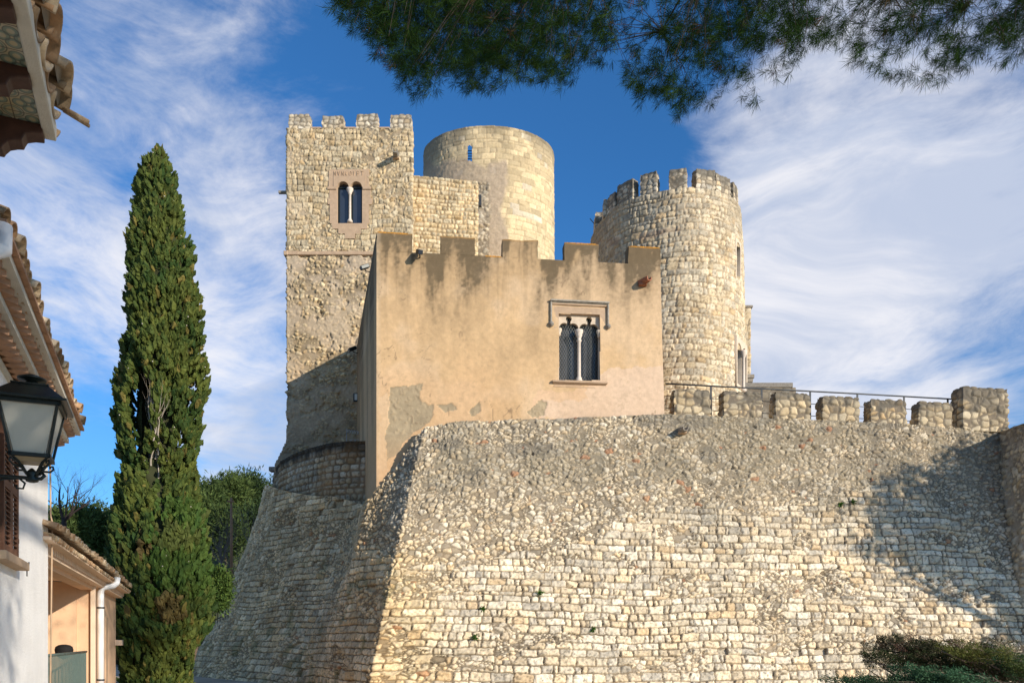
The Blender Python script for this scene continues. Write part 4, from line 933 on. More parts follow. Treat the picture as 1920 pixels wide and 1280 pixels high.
# ------------------------------------------------------------------ curved parapet under the tower
cp = thing('curved_wall', 'curved low wall of small squared blocks with a blackened top under the square tower', 'wall', (-8, 33, 7))
cpp = [(-5.25, 30.95), (-5.75, 30.95), (-6.4, 31.0), (-7.2, 31.35), (-8.1, 32.1), (-9.0, 33.1), (-9.9, 34.4), (-10.7, 36.2), (-11.4, 38.3), (-11.9, 41)]
cps = np.array(cpp)
def cps_ring(z, e=0):
    o = []
    for i, p in enumerate(cps):
        d = cps[min(i + 1, len(cps) - 1)] - cps[max(i - 1, 0)]; d /= np.linalg.norm(d); nn = np.array([d[1], -d[0]]); 
        if nn[1] > 0 and i < 7: nn = -nn
        if nn[0] > 0: nn = -nn
        o.append((*(p + nn * e), z))
    return o
def cp_style(U, V, P, px, py):
    h, m, r1, r2 = coursed(U, V, (.22, .28), (.24, .40), .028, .045, .06, .03, .014, seed=91, rad=.07, edge=.03)
    C = stone_col(m, r1, r2, U, V, .3, .85, mort=np.array([.25, .18, .11]), seed=92)
    dz = 9.3 - P[..., 2]; dk = sstep(.62, .1, dz + (fbm2(U * 2, V * 2, 3, 93) - .5) * .6); C = tint(C, dk * .9, (.035, .03, .025)); s = sstep(.55, .7, fbm2(U * .8, V * .8, 3, 94)); C = tint(C, s * .4, (.33, .19, .08)); return h, m, r1, r2, C
build_wall('wall', [cps_ring(9.3), cps_ring(7.6, .05), cps_ring(5.5, .1)], cp, cp_style, .032, .032, toward=(-14, 10, 8))
P1 = np.array([cps_ring(9.3, .03), cps_ring(9.34, -.2), cps_ring(9.25, -.45)]); mk('wall_top', gridmesh('wall_top', P1, np.tile(np.array([.06, .05, .04]), (3, len(cps), 1)), None, True), M['stone'], cp, True)
b = MB(); tt = [(p[0], p[1], 9.1) for p in cps]; b.add(tt + [(-4, 42, 9.1), (-4, 31, 9.1)], [tuple(range(len(tt) + 2))]); tag(b.obj('tower_terrace', M['gravel']), None, None, kind='structure')
b = MB(); p = at(517, 880, 37.0); b.box((p[0] - .12, p[1], p[2]), (.3, .4, .2)); tag(b.obj('stone_stub', M['darkstone'], bevel=.02), 'small square stone stub at the left end of the curved wall', 'stone')
b = MB(); p = at(534, 918, 34.9); b.box((p[0], p[1] - .15, p[2]), (.42, .3, .12)); tag(b.obj('drain_spout', M['brick'], bevel=.02), 'short reddish drain outlet at the foot of the curved wall, left side', 'spout')

# ------------------------------------------------------------------ terrace railing
rl = thing('railing', 'thin grey metal railing running along the terrace behind the wall merlons', 'railing', at(1250, 775, 27.9))
def ry(px_): return np.interp(px_, [1248, 1900], [27.75, 29.9])
def rpt(px_, py_): return at(px_, py_, ry(px_))
b = MB(); b.tube([rpt(1248, 719), rpt(1400, 727), rpt(1600, 737.5), rpt(1786, 748)], .028, 8); b.obj('handrail', M['iron'], rl, True)
for yy in (31, 57):
    b = MB(); b.tube([rpt(x_, 719 + (x_ - 1248) * .054 + yy * (.75 if yy < 40 else .8)) for x_ in (1248, 1500, 1786)], .012, 6); b.obj('rail', M['iron'], rl, True)
for x_ in (1333, 1428, 1519, 1607.5, 1695, 1777):
    t_ = rpt(x_, 719 + (x_ - 1248) * .054); bt = t_.copy(); bt[2] = 8.5; b = MB(); b.box(tuple((t_ + bt) / 2), (.06, .03, t_[2] - bt[2])); b.obj('post', M['iron'], rl, True)

# ------------------------------------------------------------------ return wall at the right edge
rw = thing('return_wall', 'rough rubble wall end entering at the right edge, beside the big wall merlon', 'wall', (18.5, 26, 0))
xr = 17.66
def rw_style(U, V, P, px, py):
    h, m, r1, r2 = rubble(U, V, .26, 1.3, .02, .06, .07, seed=101); C = stone_col(m, r1, r2, U, V, .4, .85, seed=102); C = tint(C, sstep(8.4, 9.0, P[..., 2]) * .4, (.2, .17, .13)); return h, m, r1, r2, C
zr_ = 9.1
def rwr(z, e): return [(xr - e, 29.6, z), (xr - e, 28.2, z), (xr - e * .9, 27.0 - e * .4, z), (xr + 3, 26.6 - e * .4, z)]
build_wall('wall', [rwr(zr_, 0), rwr(-.2, 1.2)], rw, rw_style, .045, .045, toward=(0, 10, 5), segw=[1, 1, 2], dispf=lambda U, V, P, px, py: (fbm2(U * .7, V * .7, 2, 5) - .5) * .25)
P1 = np.array([rwr(zr_, 0), [(xr + .3, 29.6, zr_ + .12), (xr + .3, 28.2, zr_ + .12), (xr + .3, 27.3, zr_ + .1), (xr + 3, 26.9, zr_ + .1)], [(xr + 3, 29.6, zr_ + .1), (xr + 3, 28.2, zr_ + .1), (xr + 3, 27.6, zr_ + .1), (xr + 3, 27.5, zr_ + .1)]])
P1s, _ = ringpts(P1, .08, .08); P1s[..., 2] += (fbm2(P1s[..., 0] * 3, P1s[..., 1] * 3, 3, 9) - .5) * .14
mk('wall_top', gridmesh('wall_top', P1s, np.tile(np.array([.24, .205, .15]), P1s.shape[:2] + (1,)), None, True), M['stone'], rw, True)

# ------------------------------------------------------------------ foliage
def leaves(name, Cn, Dr, L, Wd, cols, mat, parent=None, world=True):
    """diamond leaves: centres, directions, lengths, half widths, colours"""
    n = len(Cn); Dr = Dr / (np.linalg.norm(Dr, axis=1, keepdims=True) + 1e-9); rd = rng.normal(size=(n, 3)); S = np.cross(Dr, rd); S /= np.linalg.norm(S, axis=1, keepdims=True) + 1e-9
    L = np.broadcast_to(L, n)[:, None]; Wd = np.broadcast_to(Wd, n)[:, None]; mid_ = Cn + Dr * L * .45
    V = np.stack([Cn, mid_ + S * Wd, Cn + Dr * L, mid_ - S * Wd], 1).reshape(-1, 3); F = np.arange(4 * n).reshape(n, 4)
    return mk(name, mesh_np(name, V, F, np.repeat(cols, 4, 0)), mat, parent, world)
def branches(b, p, d, L, r, depth, rnd, spread=.6, up=.1, kids=3, wig=.15, out=None):
    pts = [Vector(p)]; rs = [r]; d = Vector(d).normalized(); n = 5
    for i in range(n):
        d = (d + Vector((rnd.gauss(0, wig), rnd.gauss(0, wig), rnd.gauss(0, wig) + up * .3))).normalized(); pts.append(pts[-1] + d * L / n); rs.append(r * (1 - .75 * (i + 1) / n))
    b.tube(pts, rs, 5 if depth > 1 else 3, True, False)
    if out is not None: out.append((tuple(pts[-1]), tuple(d)))
    if depth > 0:
        for k_ in range(kids):
            i = rnd.randint(2, n); s = rnd.uniform(.5, .8)
            nd = (d + Vector((rnd.gauss(0, spread), rnd.gauss(0, spread), rnd.gauss(0, spread) * .7 + up))).normalized(); branches(b, pts[i], nd, L * s, rs[i] * .75, depth - 1, rnd, spread, up, kids, wig, out)

# ---- cypress
CY = 26.5; cxp = [(280, 298), (300, 272, 322), ]
prof_l = [(278, 299), (290, 286), (315, 263), (350, 256), (420, 250), (480, 238), (560, 234), (620, 235), (680, 222), (740, 216), (790, 211), (830, 214), (880, 232), (900, 222), (950, 214), (1000, 206), (1060, 205), (1120, 216), (1200, 222), (1300, 226), (1340, 240)]
prof_r = [(278, 301), (290, 312), (315, 322), (350, 334), (420, 348), (480, 362), (560, 374), (620, 380), (680, 392), (740, 386), (790, 383), (830, 374), (880, 366), (900, 368), (950, 378), (1000, 388), (1060, 398), (1120, 398), (1180, 390), (1200, 374), (1300, 362), (1340, 340)]
cyp = thing('cypress_tree', 'tall narrow Italian cypress with bare twigs showing in a gap halfway down', 'tree', ((295 - 960) / F0 * CY, CY, 0))
def cypress():
    n = 9500; py = rng.uniform(279, 1340, n * 2)
    l = np.interp(py, *zip(*prof_l)); r_ = np.interp(py, *zip(*prof_r)); keep_ = rng.random(len(py)) < (r_ - l) / 195; py = py[keep_]; l = l[keep_]; r_ = r_[keep_]; n = len(py)
    th = rng.uniform(0, 2 * math.pi, n); vis_ = (np.sin(th) < .35) | (rng.random(n) < .25); th = th[vis_]; py = py[vis_]; l = l[vis_]; r_ = r_[vis_]; n = len(py)
    z = EYE + (HZ - py) / F0 * CY; cx_ = ((l + r_) / 2 - 960) / F0 * CY; rad = (r_ - l) / 2 / F0 * CY
    lump = fbm2(th * 1.9 + 5, z * .9, 3, 301) ; l2 = fbm2(th * 5 * np.maximum(rad, .3) / 1.2, z * 1.7, 2, 302); rr = rad * (.78 + .26 * (lump - .1)) + (l2 - .55) * .62 * np.clip(rad, .2, 1) - .30 * rng.random(n) ** 2
    px_ = 960 + F0 * (cx_ + rr * np.cos(th)) / CY
    gap = ((np.abs(px_ - (293 + (py - 720) * -.03)) < 16 + 8 * np.sin(py * .05)) & (py > 700) & (py < 868) & (np.sin(th) < .2)) | ((np.abs(px_ - 330) < 12) & (py > 770) & (py < 850) & (rng.random(n) < .6))
    gap |= (np.abs(px_ - 306) < 7) & (py > 858) & (py < 930)
    gap |= (np.abs(px_ - (314 + (py - 870) * .12)) < 5.5) & (py > 850) & (py < 1030) & (np.sin(th) < .3)
    ok = ~gap; th = th[ok]; z = z[ok]; cx_ = cx_[ok]; rr = rr[ok]; n = ok.sum(); py = py[ok]
    C0 = np.stack([cx_ + rr * np.cos(th), CY + rr * np.sin(th) * .95, z], 1); out = np.stack([np.cos(th), np.sin(th), np.full(n, .9)], 1)
    cs = rng.random(n)
    K = 13; base_ = np.array([.130, .150, .030]); g2 = np.array([.042, .082, .020]); yl = np.array([.21, .175, .045]); br = np.array([.22, .12, .055])
    mixc = np.clip(cs * .8 + .1 + (fbm2(C0[:, 0] * 1.5, C0[:, 2] * 1.5, 3, 305) - .5) * 1.3, 0, 1)[:, None]
    col = g2 * (1 - mixc) + base_ * mixc; col = np.where((cs > .95)[:, None], yl, col); lowbr = (fbm2(C0[:, 0] * 1.3 + 3, C0[:, 2] * .8, 3, 309) > .62) & (py > 900); col = np.where(lowbr[:, None], col * .45 + br * .55, col)
    grn = (C0[:, 0] > (315 - 960) / F0 * CY) & (py > 940) & (py < 1120); col = np.where(grn[:, None], col * .4 + np.array([.06, .13, .025]) * .6, col)
    # each spray: a rough upright tuft body with small scale leaves over it
    ico = np.array([(0, 0, -1)] + [(math.cos(a) * .78, math.sin(a) * .78, -.45) for a in np.arange(6) * math.pi / 3] + [(math.cos(a + .5), math.sin(a + .5), .1) for a in np.arange(6) * math.pi / 3] + [(math.cos(a) * .62, math.sin(a) * .62, .66) for a in np.arange(6) * math.pi / 3] + [(0, 0, 1.15)])
    fc = [(0, 1 + (k + 1) % 6, 1 + k) for k in range(6)]
    for r0 in (1, 7):
        for k in range(6):
            a_, b_, c_, d_ = r0 + k, r0 + (k + 1) % 6, r0 + 6 + k, r0 + 6 + (k + 1) % 6; fc += [(a_, b_, c_), (b_, d_, c_)]
    fc += [(13 + k, 13 + (k + 1) % 6, 19) for k in range(6)]; fc = np.array(fc); nvx = len(ico)
    sz = rng.uniform(.040, .088, n) * (1 + .25 * (py > 900)); jit = rng.normal(size=(n, nvx, 3)) * .22
    ax_ = out + rng.normal(size=(n, 3)) * .22; ax_[:, 2] += .7; ax_ /= np.linalg.norm(ax_, axis=1, keepdims=True); s1_ = np.cross(ax_, np.array([0, 1.0, .1])); s1_ /= np.linalg.norm(s1_, axis=1, keepdims=True); s2_ = np.cross(ax_, s1_)
    q = (ico[None] + jit); loc_ = q[..., :1] * s1_[:, None] + q[..., 1:2] * s2_[:, None] + q[..., 2:] * ax_[:, None] * 2.1
    Vb = C0[:, None] + loc_ * sz[:, None, None]; Fb = (fc[None] + (np.arange(n) * nvx)[:, None, None]).reshape(-1, 3); tone = rng.uniform(.8, 1.2, (n, 1, 1)) * rng.uniform(.75, 1.25, (n, nvx, 1))
    mk('spray_bodies', mesh_np('spray_bodies', Vb.reshape(-1, 3), Fb, (col[:, None] * .8 * tone).reshape(-1, 3), False), M['leaf'], cyp, True)['kind'] = 'stuff'
    dd_ = rng.normal(size=(n, K, 3)); dd_ /= np.linalg.norm(dd_, axis=2, keepdims=True); lp = dd_[..., :1] * s1_[:, None] + dd_[..., 1:2] * s2_[:, None] + dd_[..., 2:] * ax_[:, None] * 1.75
    Cn = (C0[:, None] + lp * sz[:, None, None] * rng.uniform(.8, 1.15, (n, K, 1))).reshape(-1, 3); Dr = (lp * .5 + ax_[:, None] * .9).reshape(-1, 3) + rng.normal(size=(n * K, 3)) * .3
    leaves('crown', Cn, Dr, rng.uniform(.03, .065, n * K), rng.uniform(.008, .015, n * K), np.repeat(col, K, 0) * rng.uniform(.75, 1.35, (n * K, 1)), M['leaf'], cyp)
    # dense inner foliage, coloured darker in place of shade deep in the crown
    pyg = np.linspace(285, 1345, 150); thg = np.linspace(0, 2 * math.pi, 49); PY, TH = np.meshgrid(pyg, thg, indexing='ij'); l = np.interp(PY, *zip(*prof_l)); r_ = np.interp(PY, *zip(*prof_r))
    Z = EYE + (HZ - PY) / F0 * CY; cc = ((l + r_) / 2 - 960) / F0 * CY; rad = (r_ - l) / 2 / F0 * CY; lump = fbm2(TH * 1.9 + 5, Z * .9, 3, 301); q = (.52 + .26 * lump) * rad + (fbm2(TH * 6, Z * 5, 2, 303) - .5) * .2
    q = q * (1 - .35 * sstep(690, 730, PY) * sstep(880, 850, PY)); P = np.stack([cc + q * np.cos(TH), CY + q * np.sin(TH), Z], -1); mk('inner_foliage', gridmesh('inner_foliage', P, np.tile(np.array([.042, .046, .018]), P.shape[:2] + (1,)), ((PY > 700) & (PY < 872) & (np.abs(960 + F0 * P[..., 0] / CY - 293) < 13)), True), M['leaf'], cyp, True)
    b = MB(); rnd = random.Random(8); base = at(291, 900, CY - .5)
    b.tube([at(290, 1345, CY), at(291, 900, CY - .3), at(288, 800, CY - .3), at(293, 600, CY), at(298, 320, CY)], [.2, .15, .1, .07, .02], 8)
    for i in range(46):
        p = at(287 + rnd.uniform(-5, 10), rnd.uniform(760, 900), CY - rnd.uniform(.2, 1.1)); branches(b, p, (rnd.uniform(-.25, .45), rnd.uniform(-.3, .1), 1.5), rnd.uniform(.4, .9), .030, 2, rnd, .30, .5, 3, .12)
    b.obj('trunk', M['palebark'], cyp, True)
    # small pale cones
    k_ = 160; id_ = rng.integers(0, n, k_); b = MB()
    for i in id_:
        p = C0[i] + np.array([math.cos(th[i]), math.sin(th[i]), 0]) * .06; b.lathe([(.004, -.022), (.022, -.008), (.022, .010), (.004, .022)], p, 5)
    o = b.obj('cones', pmat('pale_cypress_cone', (.5, .45, .36), .8), cyp, True); o['kind'] = 'stuff'
cypress()

# small conifer beside the sloped wall
def blobtree(name, label, px0, px1, pyt, pyb, Y, cols, n=900, K=16, L=(.1, .2), group=None, cat='tree', trunk=True, zbase=None, lobes=7, seed=1, lean=0.0, Wf=.22):
    rr = np.random.default_rng(seed); cx_ = ((px0 + px1) / 2 - 960) / F0 * Y; rx_ = (px1 - px0) / 2 / F0 * Y; zt_ = EYE + (HZ - pyt) / F0 * Y; zb_ = EYE + (HZ - pyb) / F0 * Y
    zg = zbase if zbase is not None else 0.0; t = thing(name, label, cat, (cx_, Y, zg), group=group)
    rzz = (zt_ - zb_) / 2; cz = (zt_ + zb_) / 2; lc = rr.normal(size=(lobes, 3)); lc /= np.linalg.norm(lc, axis=1, keepdims=True); lc *= rr.uniform(.25, .62, (lobes, 1)); lr = rr.uniform(.42, .62, lobes)
    j = rr.integers(0, lobes, n); d = rr.normal(size=(n, 3)); d /= np.linalg.norm(d, axis=1, keepdims=True); q = lc[j] + d * (lr[j] * rr.uniform(.75, 1.05, n))[:, None]
    q = q / max(1.0, np.abs(q[:, 2]).max()); C0 = np.array([cx_, Y, cz]) + q * np.array([rx_, rx_, rzz])
    Cn = np.repeat(C0, K, 0) + rr.normal(size=(n * K, 3)) * L[1] * .8; Dr = np.repeat(d + np.array([0, 0, .4]), K, 0) + rr.normal(size=(n * K, 3)) * .7
    f = rr.random(n)[:, None]; col = np.array(cols[0]) * (1 - f) + np.array(cols[1]) * f; col = np.repeat(col, K, 0) * rr.uniform(.7, 1.3, (n * K, 1)); ll = rr.uniform(L[0], L[1], n * K)
    leaves('crown', Cn, Dr, ll, ll * Wf, col, M['leaf'], t)
    b = MB(); rnd = random.Random(seed)
    top_ = (cx_, Y, cz)
    b.tube([(cx_ + lean, Y, zg - .3), (cx_ + rx_ * .04 + lean * .6, Y, (zg + cz) / 2), top_, (cx_, Y, cz + rzz * .6)], [.05 + rx_ * .07, .04 + rx_ * .05, .03 + rx_ * .03, .01], 7)
    for k_ in range(lobes):
        e = np.array([cx_, Y, cz]) + lc[k_] * np.array([rx_, rx_, rzz]); s = Vector((cx_, Y, cz - rzz * (.9 if rzz else 0))); b.tube([s, (s + Vector(e)) / 2 + Vector((0, 0, -.05 * rzz)), e], [.03 + rx_ * .03, .02 + rx_ * .02, .01], 5)
    b.obj('trunk', M['bark'], t, True); return t
blobtree('young_conifer', 'small bright green conifer between the cypress and the foot of the sloped wall', 396, 432, 1068, 1145, 28.2, ((.05, .10, .025), (.10, .15, .03)), 420, 18, (.07, .14), seed=4, lean=-1.3)
# fence of iron bars by the slope
fe = thing('iron_fence', 'short run of dark iron bars between the cypress and the sloped wall', 'fence', at(408, 1170, 29.2))
b = MB()
for i in range(9): p = at(388 + i * 5, 1176 - i * 2.2, 29.2); b.tube([p, p + np.array([0, 0, .95])], .014, 5)
b.obj('bars', M['black'], fe, True); b = MB(); b.tube([at(386, 1168, 29.2), at(430, 1150, 29.2)], .02, 5); b.tube([at(386, 1132, 29.2), at(430, 1113, 29.2)], .02, 5); b.obj('rail', M['black'], fe, True)

# trees on the hill
greens = (((.032, .058, .016), (.075, .105, .028)), ((.048, .078, .020), (.10, .135, .036)), ((.024, .044, .016), (.052, .082, .024)))
hill = [(365, 420, 893, 985, 82, 0, 'round pine on the hill directly right of the cypress'), (405, 462, 884, 975, 86, 1, 'brightest tallest pine on the hill between cypress and castle'),
        (452, 500, 893, 975, 90, 2, 'dark pine on the hill nearest the castle curved wall'), (485, 545, 900, 990, 94, 0, 'pine on the hill half hidden by the curved castle wall'),
        (350, 400, 930, 1040, 74, 1, 'lower pine on the hill side, close right of the cypress trunk'), (455, 515, 950, 1030, 78, 2, 'low dark pine on the hill slope above the bare shrubs'),
        (395, 450, 960, 1040, 72, 0, 'low green shrubby pine in front of the utility pole'), (100, 165, 942, 1040, 70, 1, 'light green pine behind the bare tree, left above the peach roof'),
        (150, 205, 955, 1050, 74, 0, 'green pine above the peach roof, touching the cypress at left'), (60, 125, 950, 1040, 80, 2, 'dark pine beside the white house edge'), (190, 240, 960, 1060, 84, 2, 'dark pine mostly behind the left edge of the cypress'),
        (330, 372, 910, 1020, 88, 2, 'dark pine seen behind the cypress on its right flank')]
for i, (a, c, t_, bt, Y, g, lb) in enumerate(hill):
    x_ = ((a + c) / 2 - 960) / F0 * Y; zg = float(hillz(np.array([x_]), np.array([float(Y)]))[0])
    blobtree('pine_tree', lb, a, c, t_, bt, Y, greens[g], 520, 16, (.30, .62), group='pines on the hill behind the castle', zbase=zg, seed=20 + i, lobes=9, Wf=.12)
# bare trees
def bare(name, label, px_, pyb, pyt, Y, seed, mat, group=None, n=5, spread=.5):
    P = at(px_, pyb, Y); t = thing(name, label, 'tree', P, group=group); b = MB(); rnd = random.Random(seed); H_ = (pyb - pyt) / F0 * Y; b.tube([tuple(P - np.array([0, 0, 1.5])), tuple(P + np.array([0, 0, H_ * .25]))], [.14, .10], 6); b.obj('trunk', mat, t, True); b = MB()
    for i in range(n): branches(b, P + np.array([0, 0, H_ * .2]), (rnd.uniform(-.8, .9), rnd.uniform(-.4, .4), 1), H_ * .42, .05, 4, rnd, spread, .12, 3, .13)
    b.obj('branches', mat, t, True)
M['greytwig'] = pmat('grey_twigs', (.13, .11, .095), .95, var=(5, .3))
M['darktwig'] = pmat('dark_twigs', (.045, .032, .028), .95, var=(5, .3))
bare('bare_tree', 'leafless dark branched tree above the peach roof, left of the cypress', 120, 1010, 850, 34, 5, M['darktwig'], n=6)
bg_ = 'bare grey trees below the hill'
bare('leafless_tree', 'bare grey tree between cypress and castle slope, right of the utility pole', 470, 1080, 925, 58, 11, M['greytwig'], bg_, 7, .55)
bare('leafless_tree', 'bare grey tree just right of the cypress, below the tallest hill pine', 415, 1085, 945, 56, 12, M['greytwig'], bg_, 8, .55)
bare('leafless_tree', 'bare grey tree lowest by the young conifer', 440, 1110, 985, 52, 13, M['greytwig'], bg_, 8, .6)
M['pole'] = pmat('sun_bleached_pole', (.30, .17, .10), .9, var=(4, .2))
up_ = thing('utility_pole', 'slim brown utility pole on the hill between the cypress and the castle', 'pole', at(434, 1010, 50)); b = MB(); b.tube([at(434, 1100, 50), at(433.5, 933, 50)], [.10, .07], 8); b.obj('post', M['pole'], up_, True); b = MB(); b.box(tuple(at(433.6, 940, 50) + np.array([0, -.1, 0])), (.4, .1, .1)); b.obj('crossbar', M['pole'], up_, True)
# scrub mass under them
def scrub():
    n = 9000; x = rng.uniform(-36, -20, n); y = rng.uniform(50, 66, n); z = np.maximum(hillz(x, y), 0) + rng.random(n) * 2.2 * fbm2(x * .5, y * .5, 2, 7); col = np.array([.05, .055, .03]) * rng.uniform(.5, 1.4, (n, 1))
    tag(leaves('hill_scrub', np.stack([x, y, z], 1), rng.normal(size=(n, 3)) + np.array([0, 0, .8]), .6, .08, col, M['leaf']), 'grey green scrub covering the slope below the hill pines', 'scrub', kind='stuff')
scrub()

# small ferns in the wall joints
fo = [c for c in talus.children if c.name.startswith('stone_facing')][0]; FV = np.zeros(len(fo.data.vertices) * 3, np.float32); fo.data.vertices.foreach_get('co', FV); FV = FV.reshape(-1, 3) + np.array(talus.location); FPX, FPY = proj(FV)
for i, (x_, y_, d_, lb) in enumerate(((1575, 946, 26.5, 'green tuft on the sloped wall, left one of the pair near the tree shadow'), (1598, 941, 26.6, 'green tuft on the sloped wall, right one of the pair near the tree shadow'),
                   (1012, 1112, 23.9, 'green tuft in a joint of the sloped wall, uppermost in its left half'), (905, 1140, 23.7, 'green tuft in a joint near the corner of the sloped wall'), (892, 1195, 23.3, 'lowest green tuft in the sloped wall near its corner'), (1113, 1180, 23.5, 'green tuft low in the middle of the sloped wall'))):
    # stand it on the real surface
    P = FV[np.argmin((FPX - x_) ** 2 + (FPY - y_) ** 2)].copy(); k_ = 60; P = P + np.array([0, -.02, 0]); t = thing('wall_fern', lb, 'plant', P, group='small ferns in the wall joints')
    leaves('fronds', np.repeat(P[None], k_, 0) + rng.normal(size=(k_, 3)) * .03, rng.normal(size=(k_, 3)) * .6 + np.array([0, -.5, .25]), rng.uniform(.07, .14, k_), .016, np.array([.06, .13, .02]) * rng.uniform(.6, 1.5, (k_, 1)), M['leaf'], t)

# ---- junipers at the bottom right
def juniper(name, label, bands, seed, base):
    rr = np.random.default_rng(seed); t = thing(name, label, 'shrub', base); b = MB(); Cs = []; Ds = []; Cl = []
    for (x0_, y0_, x1_, y1_, Y, th_, n, ca, cb) in bands:
        f = rr.random(n); off = rr.normal(size=n) * th_; tips = at(0, 0, Y)[None] * 0 + np.stack([((x0_ + (x1_ - x0_) * f + rr.normal(size=n) * 10) - 960) / F0 * Y, Y + rr.normal(size=n) * .18, EYE + (HZ - (y0_ + (y1_ - y0_) * f + off)) / F0 * Y], 1)
        ax = np.array([-.86, -.15, .36]) + rr.normal(size=(n, 3)) * np.array([.22, .4, .22]); ax /= np.linalg.norm(ax, axis=1, keepdims=True); L = rr.uniform(.12, .26, n); K = 130
        u = rr.random((n, K)); w_ = .024 * np.sqrt(u) * (1.15 - .3 * u); side = rr.normal(size=(n, K, 3)); P = tips[:, None] - ax[:, None] * (u * L[:, None])[..., None] + side * w_[..., None]
        dr = ax[:, None] * 1.0 + side * .55; c = np.array(ca) * (1 - (g := rr.random((n, 1)))) + np.array(cb) * g
        Cs.append(P.reshape(-1, 3)); Ds.append(dr.reshape(-1, 3)); Cl.append((c[:, None] * rr.uniform(.65, 1.4, (n, K, 1))).reshape(-1, 3))
        for i_ in range(0, n, 3):
            p = tips[i_]; q = p - ax[i_] * (L[i_] + .12); b.tube([p - ax[i_] * .02, p - ax[i_] * L[i_] * .7, q, q + np.array([.16, .03, -.10])], [.0015, .0025, .0035, .005], 4, True, False)
        a = at(x0_, y0_ + 10, Y); c_ = at(x1_, y1_ + 14, Y); b.tube([a, (a + c_) / 2 + np.array([0, 0, -.03]), c_, (np.array(base) + c_) / 2 + np.array([0, 0, -.15]), base], [.005, .010, .016, .03, .04], 6)
    Cn = np.concatenate(Cs); leaves('foliage', Cn, np.concatenate(Ds), rr.uniform(.014, .030, len(Cn)), .0030, np.concatenate(Cl), M['leaf'], t); b.obj('stems', M['bark'], t, True)
dg, db, rb_, yg, yb, bg1, bg2 = (.022, .036, .014), (.045, .055, .018), (.11, .055, .038), (.09, .105, .022), (.15, .145, .035), (.03, .085, .04), (.075, .155, .075)
juniper('juniper_shrub', 'dark juniper with reddish and yellow green sprays in the bottom right corner, wall showing through',
        [(1640, 1204, 1765, 1212, 7.5, 9, 62, rb_, dg), (1618, 1226, 1720, 1236, 7.4, 9, 52, dg, db), (1700, 1226, 1860, 1246, 7.4, 9, 90, db, dg), (1770, 1252, 1960, 1282, 7.3, 14, 110, dg, rb_), (1815, 1206, 1860, 1214, 7.6, 5, 16, dg, db), (1870, 1222, 1960, 1240, 7.6, 7, 46, dg, bg1), (1660, 1190, 1700, 1200, 7.5, 4, 12, dg, db),
         (1765, 1210, 1850, 1230, 7.1, 5, 56, yg, yb), (1850, 1232, 1950, 1266, 7.0, 7, 72, yg, bg1)], 5, (5.4, 7.6, 0))
juniper('blue_green_juniper', 'brighter blue green juniper tips along the bottom edge, in front of the darker juniper',
        [(1690, 1256, 1775, 1272, 6.3, 6, 90, bg1, bg2), (1590, 1276, 1700, 1274, 6.3, 5, 60, bg1, dg), (1700, 1284, 1800, 1292, 6.2, 8, 60, bg1, bg2), (1560, 1272, 1600, 1282, 6.3, 3, 10, dg, bg1)], 6, (3.7, 6.6, 0))

